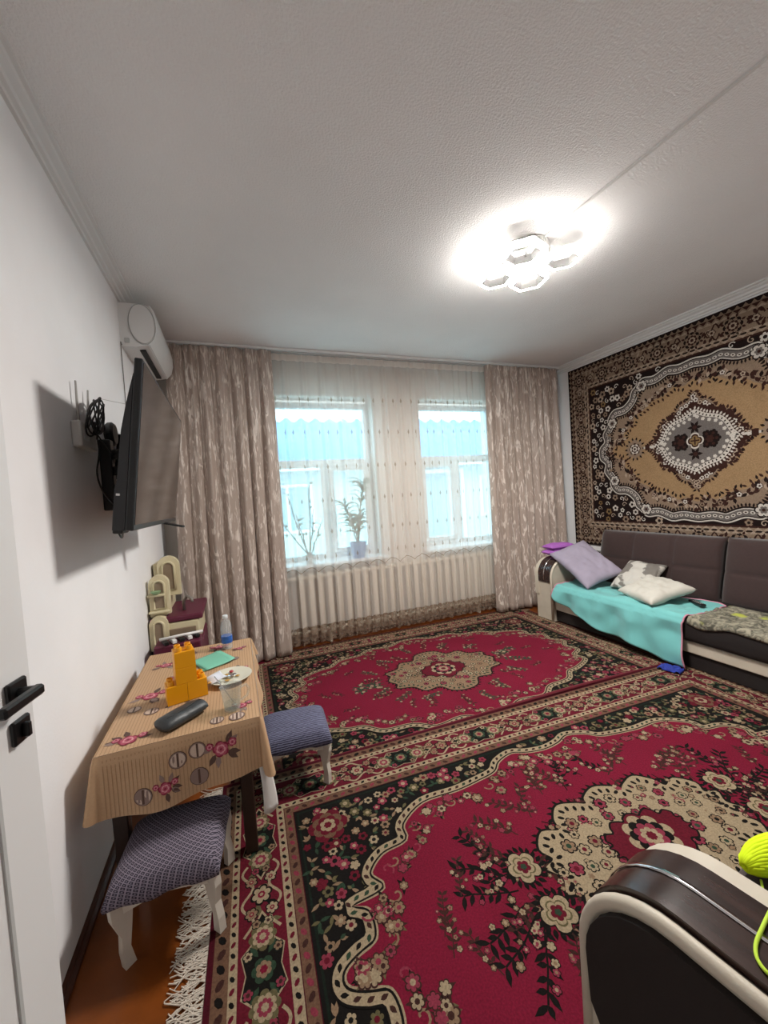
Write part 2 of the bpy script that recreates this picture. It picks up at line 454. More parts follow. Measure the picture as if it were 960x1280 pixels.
m_ = MB(); m_.box((1.45, -.06, 2.2), (2.7, .02, 2.3)); m_.box((1.45, -.06, 0), (1.55, .02, 2.2)); m_.box((2.6, -.06, 0), (2.7, .02, 2.2)); m_.build('door_casing', 'pvc', house)
shed = thing('outbuilding', 'low white outbuilding with a blue mono pitch roof beside the house', 'shed', (7.2, 5.6, -.3))
m_ = MB(); m_.box((0, 0, 0), (5, 2.4, 2.75)); m_.build('shed_wall', 'render_wall', shed)
m_ = MB(); m_.grid(lambda u, v: (-.2 - .0 + 5.4 * u, -.2 + 2.8 * v, 2.75 + .9 * u + .04 * math.cos(v * 2.8 / .3 * 2 * PI)), 4, 80); solid(m_.build('shed_roof', 'roof_blue', shed, smooth=True), .03)

# ------------------------------------------------------------------ carpets: woven pattern drawn as flat pile pieces
class Art(MB):
    def __init__(s, dh=.00022):
        super().__init__(); s.dh = dh; s.top = 0; s.n = 0
    def lift(s, layer):
        s.n += 1; return s.top + (layer + (s.n * 37 % 101) / 101 * .7) * s.dh   # no two pieces of pile lie in one plane
    def poly(s, pts, col, layer):
        n = len(s.v); h = s.lift(layer)
        for p in pts: s.v.append((p[0], p[1], h)); s.c.append(col)
        s.f.append(tuple(range(n, n + len(pts))))
    def fan(s, c, pts, col, layer):
        n = len(s.v); h = s.lift(layer)
        s.v.append((c[0], c[1], h)); s.c.append(col)
        for p in pts: s.v.append((p[0], p[1], h)); s.c.append(col)
        k = len(pts)
        for i in range(k): s.f.append((n, n + 1 + i, n + 1 + (i + 1) % k))
    def strip(s, pa, pb, col, layer, closed=True):
        k = len(pa)
        for i in range(k if closed else k - 1):
            j = (i + 1) % k
            s.poly([pa[i], pa[j], pb[j], pb[i]], col, layer)
    def line(s, pts, w, col, layer):
        k = len(pts); A = []; B = []
        for i in range(k):
            a = pts[max(0, i - 1)]; b = pts[min(k - 1, i + 1)]
            dx, dy = b[0] - a[0], b[1] - a[1]; L = math.hypot(dx, dy) or 1
            A.append((pts[i][0] - dy / L * w / 2, pts[i][1] + dx / L * w / 2)); B.append((pts[i][0] + dy / L * w / 2, pts[i][1] - dx / L * w / 2))
        s.strip(A, B, col, layer, False)
    def rect(s, a, b, col, layer): s.poly([(-a, -b), (a, -b), (a, b), (-a, b)], col, layer)
    def frame(s, a, b, w, col, layer):
        o = [(-a, -b), (a, -b), (a, b), (-a, b)]; i = [(-a + w, -b + w), (a - w, -b + w), (a - w, b - w), (-a + w, b - w)]
        s.strip(o, i, col, layer)

    def disc_fill(s, pts, col, layer, n=720):
        """fill a contour that is star shaped about the middle"""
        P = np.array(pts); Q = np.roll(P, -1, 0); E_ = Q - P
        th = np.arange(n) * 2 * PI / n; D = np.stack([np.cos(th), np.sin(th)], 1)
        den = D[:, None, 0] * E_[None, :, 1] - D[:, None, 1] * E_[None, :, 0]; den[np.abs(den) < 1e-12] = 1e-12
        cr = P[:, 0] * E_[:, 1] - P[:, 1] * E_[:, 0]
        t = cr[None] / den; u = (P[None, :, 0] * D[:, None, 1] - P[None, :, 1] * D[:, None, 0]) / den
        ok = (u >= -1e-6) & (u <= 1 + 1e-6) & (t > 0)
        r = np.where(ok, t, 0).max(1)
        s.fan((0, 0), [(r[i] * D[i, 0], r[i] * D[i, 1]) for i in range(n)], col, layer)

def ell(c, a, b, ang=0, n=10):
    ca, sa = math.cos(ang), math.sin(ang)
    return [(c[0] + a * math.cos(t) * ca - b * math.sin(t) * sa, c[1] + a * math.cos(t) * sa + b * math.sin(t) * ca) for t in (2 * PI * k / n for k in range(n))]
def lobes(c, r, n, d=.2, ang=0, k=6, sq=1.0):
    out = []
    N = n * k
    for i in range(N):
        t = 2 * PI * i / N
        rr = r * (1 - d + d * abs(math.cos(n * t / 2)) ** .6)
        out.append((c[0] + rr * math.cos(t + ang), c[1] + rr * sq * math.sin(t + ang)))
    return out
def leafp(c, ang, l, w):
    ca, sa = math.cos(ang), math.sin(ang)
    q = [(0, 0), (.25 * l, .42 * w), (.55 * l, .5 * w), (l, 0), (.55 * l, -.5 * w), (.25 * l, -.42 * w)]
    return [(c[0] + x * ca - y * sa, c[1] + x * sa + y * ca) for x, y in q]
def flower(A, c, r, cols, layer, n=6, ang=0):
    """cols: outline, petal, heart"""
    if cols[0]: A.fan(c, lobes(c, r * 1.22, n, .25, ang), cols[0], layer)
    A.fan(c, lobes(c, r, n, .35, ang), cols[1], layer + 1)
    A.fan(c, ell(c, r * .42, r * .42, 0, 7), cols[2], layer + 2)
    if len(cols) > 3: A.fan(c, ell(c, r * .2, r * .2, 0, 6), cols[3], layer + 3)
def rosette(A, c, r, cols, layer, n=8, ang=0):
    k = len(cols)
    for i, col in enumerate(cols):
        rr = r * (1 - i / k)
        A.fan(c, lobes(c, rr, n, .22, ang + i * PI / n), col, layer + i)
def spray(A, c, ang, size, rnd, leafc, flc, layer, nf=6):
    """stem with leaves and small flowers"""
    pts = []; x, y, a = c[0], c[1], ang
    for k in range(7):
        pts.append((x, y)); a += rnd.uniform(-.25, .25); x += math.cos(a) * size / 6; y += math.sin(a) * size / 6
    A.line(pts, size * .03, leafc, layer)
    for k in range(1, 7):
        for sg in (-1, 1):
            A.poly(leafp(pts[k], a + sg * rnd.uniform(.6, 1.2), size * rnd.uniform(.16, .28), size * .09), leafc, layer)
    for k in range(nf):
        p = pts[1 + k % 6]; d = size * rnd.uniform(.08, .22); t = a + rnd.choice((-1, 1)) * rnd.uniform(.6, 1.6)
        q = (p[0] + d * math.cos(t), p[1] + d * math.sin(t)); col = rnd.choice(flc)
        flower(A, q, size * rnd.uniform(.045, .072), (leafc, col, rnd.choice(flc)), layer + 1, 5, rnd.random())
def inside(p, poly):
    r = False; n = len(poly); j = n - 1
    for i in range(n):
        a, b = poly[i], poly[j]
        if (a[1] > p[1]) != (b[1] > p[1]) and p[0] < (b[0] - a[0]) * (p[1] - a[1]) / (b[1] - a[1]) + a[0]: r = not r
        j = i
    return r
def mirror4(q):
    """quarter contour from +u axis to +v axis -> closed contour"""
    q = list(q)
    top = q + [(-x, y) for x, y in reversed(q) if abs(x) > 1e-6]
    bot = [(x, -y) for x, y in reversed(top) if abs(y) > 1e-6]
    return top + bot
def smooth_c(pts, n=4):
    """closed Catmull-Rom"""
    out = []; k = len(pts)
    for i in range(k):
        p0, p1, p2, p3 = (Vector(pts[(i + d) % k]) for d in (-1, 0, 1, 2))
        for j in range(n):
            t = j / n
            q = .5 * ((2 * p1) + (p2 - p0) * t + (2 * p0 - 5 * p1 + 4 * p2 - p3) * t * t + (3 * p1 - p0 - 3 * p2 + p3) * t ** 3)
            out.append((q.x, q.y))
    return out
def grow(pts, d):
    k = len(pts); out = []
    for i in range(k):
        a = pts[i - 1]; b = pts[(i + 1) % k]; dx, dy = b[0] - a[0], b[1] - a[1]; L = math.hypot(dx, dy) or 1
        out.append((pts[i][0] + dy / L * d, pts[i][1] - dx / L * d))
    return out
def resample(pts, step):
    out = []; k = len(pts); acc = 0
    for i in range(k):
        a, b = Vector(pts[i]), Vector(pts[(i + 1) % k]); L = (b - a).length
        if L < 1e-9: continue
        t = acc
        while t < L:
            q = a + (b - a) * (t / L); dv = (b - a) / L
            out.append(((q.x, q.y), math.atan2(dv.y, dv.x))); t += step
        acc = t - L
    return out
def around(a, b, step, fn):
    """evenly round the rectangle of half extents a,b : fn(point, tangent angle, index)"""
    i = 0
    for (p, q, t) in (((-a, -b), (a, -b), 0), ((a, -b), (a, b), PI / 2), ((a, b), (-a, b), PI), ((-a, b), (-a, -b), -PI / 2)):
        L = math.hypot(q[0] - p[0], q[1] - p[1]); n = max(1, round(L / step))
        for k in range(n):
            s = k / n; fn((p[0] + (q[0] - p[0]) * s, p[1] + (q[1] - p[1]) * s), t, i); i += 1
def off(p, t, along, out):
    """offset along tangent / to the outside of the rectangle"""
    return (p[0] + along * math.cos(t) + out * math.sin(t), p[1] + along * math.sin(t) - out * math.cos(t))
def scatter(rnd, a, b, ok, r, n):
    pts = []
    for _ in range(n):
        p = (rnd.uniform(-a, a), rnd.uniform(-b, b))
        if not ok(p): continue
        if all((p[0] - q[0]) ** 2 + (p[1] - q[1]) ** 2 > r * r for q in pts): pts.append(p)
    return pts

K = {k: lin(v) for k, v in dict(red='#981d3d', dred='#5e1024', dark='#1b1714', green='#1d2b20', cream='#cdb694', tan='#8a6650', pink='#ab4358', olive='#7d7350',
    brown='#50302a', bred='#7c1c30', ltan='#ad8d70', lgreen='#3c5540').items()}
K = {k: tuple(x * .46 for x in v[:3]) + (1,) for k, v in K.items()}

def slab(A, a, b, top, bottoms, col):
    """sides of the carpet: bottoms = z under -v,+u,+v,-u edges"""
    cs = [(-a, -b), (a, -b), (a, b), (-a, b)]
    for i in range(4):
        p, q = cs[i], cs[(i + 1) % 4]; n = len(A.v); z = bottoms[i]
        for (x, y, h) in ((p[0], p[1], z), (q[0], q[1], z), (q[0], q[1], top), (p[0], p[1], top)):
            A.v.append((x, y, h)); A.c.append(col)
        A.f.append((n, n + 1, n + 2, n + 3))

def red_rug(a, b, top, bottoms, quarter, seed, main_w, med, style):
    rnd = random.Random(seed); A = Art(); A.top = top
    slab(A, a, b, top, bottoms, K['dred'])
    A.rect(a, b, K['dred'], 0)
    # guard bands
    A.frame(a - .018, b - .018, .045, K['tan'], 1)
    def spots(c1, c2, w):
        def fn(p, t, i):
            A.fan(p, ell(p, w, w * .62, t + (.6 if i % 2 else -.6), 7), c1 if i % 2 else c2, 2)
        return fn
    around(a - .040, b - .040, .042, spots(K['dark'], K['brown'], .017))
    A.frame(a - .06, b - .06, .028, K['cream'], 1)
    around(a - .074, b - .074, .032, spots(K['dark'], K['bred'], .010))
    # main border
    i0 = .088; A.frame(a - i0, b - i0, main_w, K['bred'] if style == 'A' else K['red'], 1)
    mc = i0 + main_w / 2; hw = main_w / 2
    def main(p, t, i):
        if i % 2 == 0:
            P = [off(p, t, x * .17, y * hw * .92) for x, y in ((-1, 0), (-.72, .42), (-.45, .5), (-.3, .9), (.0, .72), (.3, .9), (.45, .5), (.72, .42), (1, 0), (.72, -.42), (.45, -.5), (.3, -.9), (0, -.72), (-.3, -.9), (-.45, -.5), (-.72, -.42))]
            A.fan(p, [off(p, t, (q - 0) * 0, 0) if False else (p[0] + (x[0] - p[0]) * 1.07, p[1] + (x[1] - p[1]) * 1.07) for q, x in enumerate(P)], K['cream'], 2)
            A.fan(p, P, K['dark'], 3)
            for dx in (-.095, .095):
                rosette(A, off(p, t, dx, 0), .044, (K['olive'], K['cream'], K['pink'], K['cream']), 4, 8)
            rosette(A, p, .036, (K['lgreen'], K['ltan'], K['red']), 4, 6)
            for dx, dy in ((-.05, .6), (.05, .6), (-.05, -.6), (.05, -.6), (-.14, .25), (.14, .25), (-.14, -.25), (.14, -.25)):
                flower(A, off(p, t, dx, dy * hw), .014, (K['green'], rnd.choice((K['pink'], K['cream'], K['ltan'])), K['brown']), 4, 5, rnd.random())
            for sx in (-1, 1):
                for sy in (-1, 1):
                    A.poly(leafp(off(p, t, sx * .04, sy * .015), t + (0 if sx > 0 else PI) + sx * sy * -.6, .045, .016), K['lgreen'], 4)
        else:
            for dx, dy, r in ((0, 0, .032), (-.06, .45, .02), (.06, .45, .02), (-.06, -.45, .02), (.06, -.45, .02)):
                flower(A, off(p, t, dx, dy * hw), r, (K['dark'], rnd.choice((K['ltan'], K['cream'])), K['red'], K['cream']), 3, 6, rnd.random())
            for sg in (-1, 1):
                for dx in (-.10, -.03, .03, .10):
                    A.poly(leafp(off(p, t, dx, sg * hw * .2), t + rnd.uniform(-1.6, 1.6), .05, .02), rnd.choice((K['ltan'], K['olive'], K['dark'])), 2)
                A.line([off(p, t, -.13 + .26 * k / 24, sg * hw * (.62 + .25 * math.sin(k * .55))) for k in range(25)], .009, K['cream'], 3)
    around(a - mc, b - mc, .235, main)
    i1 = i0 + main_w
    A.frame(a - i1, b - i1, .030, K['cream'], 1); around(a - i1 - .015, b - i1 - .015, .033, spots(K['dark'], K['bred'], .011))
    A.frame(a - i1 - .033, b - i1 - .033, .036, K['tan'], 1); around(a - i1 - .051, b - i1 - .051, .036, spots(K['pink'], K['brown'], .014))
    i2 = i1 + .072
    A.rect(a - i2, b - i2, K['dark'], 1); A.rect(a - i2 - .012, b - i2 - .012, K['green'], 2)
    A.rect(a - i2 - .020, b - i2 - .020, K['dark'], 3)
    con = smooth_c(mirror4(quarter), 4)
    # flowers crowding the dark corners
    fa, fb = a - i2 - .03, b - i2 - .03
    big = grow(con, .05)
    pts = scatter(rnd, fa, fb, lambda p: not inside(p, big), .033, 20000)
    for p in pts:
        k = rnd.random()
        if k < .58:
            flower(A, p, rnd.uniform(.016, .026), (None, rnd.choice((K['cream'], K['pink'], K['ltan'], K['olive'], K['bred'])), rnd.choice((K['bred'], K['dark'], K['cream']))), 4, rnd.choice((5, 6)), rnd.random())
        else:
            for q in range(3): A.poly(leafp(p, rnd.uniform(0, 6.3), rnd.uniform(.02, .04), .013), rnd.choice((K['olive'], K['lgreen'], K['ltan'])), 4)
    for sx in (-1, 1):
        for sy in (-1, 1):
            c = (sx * (fa - .10), sy * (fb - .10)); rosette(A, c, .085, (K['bred'], K['tan'], K['bred'], K['cream'], K['bred']), 7, 6)
    # scalloped band and red field
    def fill(c, col, layer):
        A.disc_fill(c, col, layer)
    fill(grow(con, .034), K['dark'], 9); fill(grow(con, .028), K['cream'], 10)
    for (p, t) in resample(grow(con, .014), .038):
        A.poly(leafp((p[0] - .012 * math.cos(t + .5), p[1] - .012 * math.sin(t + .5)), t + .5, .026, .014), rnd.choice((K['dark'], K['lgreen'], K['brown'])), 11)
    fill(con, K['dark'], 12); fill(grow(con, -.007), K['cream'], 13); fill(grow(con, -.013), K['red'], 14)
    # bunches along the inside of the band
    inn = grow(con, -.055)
    for k, (p, t) in enumerate(resample(inn, .105)):
        if not inside(p, con): continue
        n_ = rnd.randint(3, 5)
        for q in range(n_):
            w = (p[0] + rnd.uniform(-.05, .05), p[1] + rnd.uniform(-.05, .05))
            if not inside(w, grow(con, -.03)): continue
            for z in range(3): A.poly(leafp(w, rnd.uniform(0, 6.3), .035, .012), rnd.choice((K['dark'], K['brown'], K['olive'])), 15)
            flower(A, w, rnd.uniform(.014, .024), (K['brown'], rnd.choice((K['cream'], K['ltan'], K['pink'])), rnd.choice((K['pink'], K['brown'], K['cream']))), 16, 6, rnd.random())
        # paisley curl
        A.line([(p[0] + .03 * (1 - j / 9) * math.cos(t + j * .6), p[1] + .03 * (1 - j / 9) * math.sin(t + j * .6)) for j in range(9)], .007, K['pink'] if k % 2 else K['ltan'], 15)
    # medallion
    mo = smooth_c(mirror4(med), 4)
    for (p, t) in resample(grow(mo, .0), .03):
        A.poly(leafp(p, t - PI / 2 + .4, .032, .014), K['dark'], 15)
    A.disc_fill(grow(mo, .010), K['dark'], 16); A.disc_fill(mo, K['cream'] if style == 'A' else K['ltan'], 17)
    for (p, t) in resample(grow(mo, -.028), .034): A.fan(p, ell(p, .014, .008, t + PI / 2, 7), K['dark'] if style == 'A' else K['lgreen'], 18)
    for p in scatter(rnd, 1, 1, lambda p: inside(p, grow(mo, -.055)), .048, 12000):
        flower(A, p, rnd.uniform(.016, .026), (K['dark'], rnd.choice((K['cream'], K['pink'], K['ltan'], K['cream'])), rnd.choice((K['bred'], K['dark'], K['lgreen']))), 18, 6, rnd.random())
    inner = [(x * .42, y * .42) for x, y in mo]
    A.disc_fill(inner, K['dark'], 22); A.disc_fill(grow(inner, -.008), K['bred'], 23)
    rosette(A, (0, 0), .10, (K['cream'], K['dark'], K['pink'], K['cream'], K['bred']), 24, 8)
    return A, rnd, con, mo

# the front rug (long side along x)
qA = [(1.225, 0), (1.21, .03), (1.158, .055), (1.104, .075), (1.10, .155), (1.15, .195), (1.03, .215), (1.06, .28), (.99, .345), (.885, .365), (.865, .44), (.74, .515), (.57, .515), (.44, .53), (.34, .55), (.28, .60), (.18, .63), (.10, .60), (0, .585)]
mA = [(.43, 0), (.46, .05), (.41, .07), (.43, .12), (.37, .18), (.30, .16), (.28, .21), (.22, .26), (.14, .24), (.10, .22), (.08, .25), (0, .28)]
aA, bA = 1.60, 1.0
A, rnd, con, mo = red_rug(aA, bA, .016, (.0, .0, .0095, .0), qA, 4, .15, mA, 'A')
# garlands round the medallion, sprigs in the red field
ring = grow(mo, .075); lim = grow(con, -.12)
for k, (p, t) in enumerate(resample(ring, .12)):
    if inside(p, lim): spray(A, p, t - PI / 2 + rnd.uniform(-.6, .6), .17, rnd, K['brown'] if k % 3 else K['dark'], (K['cream'], K['pink'], K['ltan']), 16, 7)
for sx in (-1, 1):
    for sy in (-1, 1):
        for (x, y) in ((.90, .03), (.58, .22), (.245, .41), (.79, .12)):
            spray(A, (sx * x, sy * y - .04), rnd.uniform(.8, 2.2), .13, rnd, K['brown'], (K['ltan'], K['pink'], K['cream']), 16, 4)
for sx in (-1, 1):      # toothed scrolls and branching sprays at the ends of the medallion
    for sy in (-1, 1):
        c = (sx * .53, sy * .085)
        for k in range(20):
            g = 2 * PI * k / 20; A.poly(leafp((c[0] + .056 * math.cos(g), c[1] + .056 * math.sin(g)), g + .5, .032, .016), K['dark'], 19)
        for r, col, L in ((.066, K['dark'], 20), (.060, K['cream'], 21), (.043, K['olive'], 22), (.037, K['cream'], 23), (.026, K['bred'], 24), (.012, K['lgreen'], 25)):
            A.fan(c, lobes(c, r, 5, .3, 0 if sx > 0 else PI), col, L)
    for k in range(6):
        spray(A, (sx * .60, (k - 2.5) * .045), (0 if sx > 0 else PI) + sx * (k - 2.5) * .42, .19, rnd, K['dark'], (K['pink'], K['ltan'], K['cream']), 16, 4)
def rug_obj(A, name, label, loc, rot):
    o = A.build(name, 'pile', recalc=False, loc=loc, rot=rot)
    return tag(o, label, 'rug')
rugA = rug_obj(A, 'red_rug', 'red floral rug with white fringe under the armchair arm and padded stools', (1.41, 1.04, 0.0), (0, 0, R_(-2)))
# selvedge rolled up along the far edge, fringe on both short ends
m_ = MB()
m_.tube([(-aA + 2 * aA * k / 60, bA + .004, .0125 + .010 * math.exp(-((k - 40) / 13) ** 2)) for k in range(61)], [.004 + .009 * math.exp(-((k - 40) / 13) ** 2) for k in range(61)], 6)
sv = m_.build('selvedge', mat('selvedge_red', '#5a0c1c', .95, bump=.3, bscale=300), rugA, smooth=True)
def fringe(parent, a, b, sides, z, seed, length=.085):
    r = random.Random(seed)
    for sx in sides:
        f = MB(); n = 760
        for k in range(n):
            y = -b + 2 * b * k / (n - 1)
            L = length * r.uniform(.6, 1.3); dy = r.uniform(-.05, .05); ph = r.uniform(0, 6.3); w = r.uniform(.0013, .0022)
            pts = []
            for j in range(6):
                s_ = j / 5
                pts.append((sx * (a + L * s_), y + dy * s_ + .016 * s_ * math.sin(ph + 6 * s_), max(.002, z * (1 - s_) + .004 * abs(math.sin(ph * 3 + 5 * s_)) * s_ + .002)))
            f.tube(pts, w, 4, caps=False)
        o = f.build('fringe', mat('fringe_wool', '#c9beb0', .95), parent, smooth=True)
        o['kind'] = 'stuff'; o['label'] = 'tangled off white fringe'
fringe(rugA, aA, bA, (-1,), .010, 5)

# the rug by the window
qB = [(1.20, 0), (1.13, .09), (1.16, .20), (1.05, .27), (1.06, .37), (.90, .45), (.80, .47), (.70, .56), (.52, .58), (.40, .66), (.22, .64), (.10, .70), (0, .71)]
mB = [(.46, 0), (.42, .07), (.44, .13), (.33, .16), (.27, .25), (.16, .24), (.10, .33), (0, .36)]
aB, bB = 1.56, 1.03
A, rnd, con, mo = red_rug(aB, bB, .0038, (0, 0, 0, 0), qB, 9, .10, mB, 'B')
for k, (p, t) in enumerate(resample(grow(mo, .05), .13)):
    spray(A, p, t - PI / 2, .15, rnd, K['lgreen'] if k % 2 else K['brown'], (K['cream'], K['ltan']), 16, 6)
for sx in (-1, 1):
    for k in range(3): spray(A, (sx * .50, (k - 1) * .05), (0 if sx > 0 else PI) + (k - 1) * .4, .22, rnd, K['lgreen'], (K['cream'], K['pink']), 16, 6)
    for sy in (-1, 1):
        for (x, y) in ((.75, .25), (.45, .42), (.9, .05)): spray(A, (sx * x, sy * y), rnd.uniform(0, 6), .11, rnd, K['brown'], (K['ltan'], K['pink'], K['cream']), 16, 4)
rugB = rug_obj(A, 'red_rug', 'red floral rug with pale medallion reaching under the curtains', (1.45, 2.735, 0), (0, 0, R_(-1)))

# the carpet hanging on the right wall
def wall_carpet():
    a, b = 1.34, 1.01; rnd = random.Random(21); A = Art(.0003); A.top = .012
    W = {k: lin(v) for k, v in dict(dk='#231817', br='#3f2620', tp='#98826f', lt='#b9a592', cr='#dcd4ca', tan='#a98a66', gr='#77706c', gold='#8d744e').items()}
    W = {k: tuple(x * .72 for x in v[:3]) + (1,) for k, v in W.items()}
    slab(A, a, b, A.top, (0, 0, 0, 0), W['dk'])
    A.rect(a, b, W['dk'], 0)
    def zig(ins, w, step, c1, layer, flip=1):
        def fn(p, t, i):
            A.poly([off(p, t, -step / 2, -flip * w / 2), off(p, t, step / 2, -flip * w / 2), off(p, t, 0, flip * w / 2)], c1, layer)
        around(a - ins, b - ins, step, fn)
    A.frame(a - .035, b - .035, .235, W['tp'], 1)
    zig(.027, .036, .055, W['tp'], 1)
    zig(.056, .030, .06, W['br'], 2, -1); zig(.072, .024, .06, W['lt'], 3)
    # rosettes joined by curls in the main border
    def main(p, t, i):
        if i % 2 == 0:
            rosette(A, p, .070, (W['dk'], W['tp'], W['br'], W['lt'], W['br']), 3, 8)
            for k in range(8):
                g = k * PI / 4 + .39; A.poly(leafp((p[0] + .062 * math.cos(g), p[1] + .062 * math.sin(g)), g, .032, .018), W['br'], 3)
        else:
            for sg in (-1, 1):
                A.line([off(p, t, -.055 + .11 * k / 9, sg * .045 * math.sin(k / 9 * PI * 2) + sg * .02) for k in range(10)], .012, W['br'], 3)
                for dx in (-.05, 0, .05): A.poly(leafp(off(p, t, dx, sg * .03), t + rnd.uniform(0, 6.3), .05, .024), rnd.choice((W['br'], W['lt'], W['br'])), 3)
            flower(A, p, .026, (W['br'], W['lt'], W['br']), 4, 6)
    around(a - .152, b - .152, .148, main)
    zig(.230, .026, .06, W['lt'], 3, -1); zig(.246, .026, .06, W['dk'], 2, -1); zig(.260, .024, .06, W['lt'], 3, -1)
    A.frame(a - .268, b - .268, .016, W['br'], 2)
    A.rect(a - .284, b - .284, W['dk'], 2)
    fa, fb = a - .30, b - .30
    out = smooth_c(mirror4([(.955, 0), (.945, .06), (.885, .12), (.90, .20), (.845, .28), (.83, .36), (.765, .43), (.66, .44), (.585, .50), (.56, .57), (.52, .605), (.45, .665), (.34, .655), (.22, .70), (.117, .685), (0, .70)]), 4)
    for p in scatter(rnd, fa, fb, lambda p: not inside(p, grow(out, .03)), .055, 6000):
        k = rnd.random(); corner = abs(p[0]) > fa - .22 and abs(p[1]) > fb - .2
        if k < .6:
            flower(A, p, rnd.uniform(.024, .038), (W['br'] if k < .3 else None, W['gold'] if corner and k < .3 else rnd.choice((W['cr'], W['lt'], W['cr'], W['tp'])), W['dk']), 3, rnd.choice((5, 6)), rnd.random())
        else:
            A.line([(p[0] + .028 * (1 - j / 11) * math.cos(j * .65 + k * 9), p[1] + .028 * (1 - j / 11) * math.sin(j * .65 + k * 9)) for j in range(11)], .008, rnd.choice((W['cr'], W['lt'])), 3)
    # cartouche band
    A.disc_fill(grow(out, .012), W['cr'], 6); A.disc_fill(out, W['dk'], 7); A.disc_fill(grow(out, -.008), W['gr'], 8)
    for k, (p, t) in enumerate(resample(grow(out, -.036), .045)):
        A.fan(p, ell(p, .018, .013, t, 8), W['cr'], 9); A.fan(p, ell(p, .009, .006, t, 6), W['br'], 10)
    inn = grow(out, -.062); A.disc_fill(inn, W['cr'], 11); A.disc_fill(grow(inn, -.008), W['dk'], 12)
    for (p, t) in resample(grow(inn, -.018), .024): A.poly(leafp(p, t + PI / 2, .034, .016), W['dk'], 15)
    A.disc_fill(grow(inn, -.022), W['tp'], 14)
    # scroll heads growing from the band
    for sx in (-1, 1):
        for sy in (-1, 1):
            for (x, y) in ((.46, .60), (.79, .30)):
                c = (sx * x, sy * y)
                A.fan(c, lobes(c, .062, 6, .3), W['dk'], 16); A.fan(c, lobes(c, .052, 6, .3), W['cr'], 17); A.fan(c, lobes(c, .03, 6, .3), W['gr'], 18); A.fan(c, ell(c, .012, .012), W['br'], 19)
    fld = smooth_c(mirror4([(.80, 0), (.76, .06), (.66, .10), (.66, .17), (.56, .25), (.54, .32), (.44, .37), (.36, .43), (.26, .45), (.16, .51), (.08, .49), (0, .53)]), 4)
    A.disc_fill(fld, W['tan'], 15)
    for k, (p, t) in enumerate(resample(grow(fld, .035), .05)):
        for q in range(4): A.poly(leafp((p[0] + rnd.uniform(-.02, .02), p[1] + rnd.uniform(-.02, .02)), rnd.uniform(0, 6.3), .05, .026), rnd.choice((W['br'], W['dk'], W['br'], W['lt'])), 16)
        if k % 3 == 0: flower(A, p, .02, (W['br'], rnd.choice((W['lt'], W['cr'], W['tp'])), W['br']), 17, 5, rnd.random())
    for k, (p, t) in enumerate(resample(grow(fld, -.012), .042)):
        A.poly(leafp(p, t + PI / 2 + rnd.uniform(-.7, .7), .04, .018), rnd.choice((W['dk'], W['br'])), 17)
    # medallion
    m0 = smooth_c(mirror4([(.42, 0), (.37, .05), (.34, .10), (.30, .17), (.26, .22), (.18, .25), (.12, .33), (.05, .36), (0, .43)]), 4)
    A.disc_fill(m0, W['tp'], 18)
    for (p, t) in resample(grow(m0, -.004), .018):
        A.poly(leafp(p, t - PI / 2 + rnd.uniform(-.8, .8), .036, .018), rnd.choice((W['br'], W['dk'], W['br'])), 19)
    for (p, t) in resample(grow(m0, -.035), .042):
        flower(A, p, .02, (W['br'], W['lt'] if rnd.random() < .6 else W['cr'], W['br']), 20, 5, rnd.random())
    m1 = smooth_c(mirror4([(.36, 0), (.31, .07), (.27, .15), (.20, .215), (.10, .25), (0, .30)]), 4)
    for (p, t) in resample(m1, .07): A.fan(p, lobes(p, .045, 5, .2), W['br'], 21)
    A.disc_fill(m1, W['br'], 22)
    m2 = grow(m1, -.03)
    for (p, t) in resample(m2, .026): A.poly(leafp(p, t - PI / 2, .03, .016), W['cr'], 23)
    A.disc_fill(m2, W['cr'], 24)
    for (p, t) in resample(grow(m2, -.028), .030): A.poly(leafp(p, t - PI / 2, .022, .012), W['dk'], 25)
    A.disc_fill(grow(m2, -.03), W['gr'], 26)
    for (p, t) in resample(grow(m2, -.05), .05): A.fan(p, lobes(p, .016, 5, .3), W['cr'], 27)
    for sx in (-1, 1):
        for k in range(6):
            g = k * PI / 3; c = (sx * .115 + .05 * math.cos(g), .05 * math.sin(g)); A.fan(c, lobes(c, .034, 5, .25), W['dk'], 28); A.fan(c, ell(c, .012, .012), W['br'], 29)
        c = (sx * .115, 0); A.fan(c, lobes(c, .034, 6, .3), W['br'], 30)
        # pendants with a pale flower
        A.line([(sx * .34, 0), (sx * .46, 0)], .02, W['cr'], 24); A.line([(sx * .40, 0), (sx * .445, 0)], .055, W['br'], 25)
        c = (sx * .55, 0); A.fan(c, lobes(c, .095, 8, .25), W['tp'], 22)
        for k in range(14):
            g = k * 2 * PI / 14; A.poly(leafp((c[0] + .075 * math.cos(g), .085 * math.sin(g)), g, .035, .018), W['dk'], 23)
        A.fan(c, lobes(c, .06, 8, .25), W['br'], 24); rosette(A, c, .05, (W['cr'], W['br'], W['cr'], W['br']), 25, 6)
    for sy in (-1, 1):
        for k in range(6):
            g = k * PI / 3; c = (.045 * math.cos(g), sy * .115 + .045 * math.sin(g)); A.poly(leafp((0, sy * .115), g, .06, .026), W['dk'], 28)
        A.fan((0, sy * .115), ell((0, sy * .115), .018, .018), W['br'], 29)
    for r, col, L in ((.07, W['cr'], 31), (.058, W['br'], 32), (.044, W['gold'], 33)):
        A.fan((0, 0), lobes((0, 0), r, 4, .3, PI / 4 * 0), col, L)
    A.line([(-.035, 0), (.035, 0)], .012, W['br'], 34); A.line([(0, -.035), (0, .035)], .012, W['br'], 34)
    o = A.build('wall_carpet', 'pile', recalc=False)
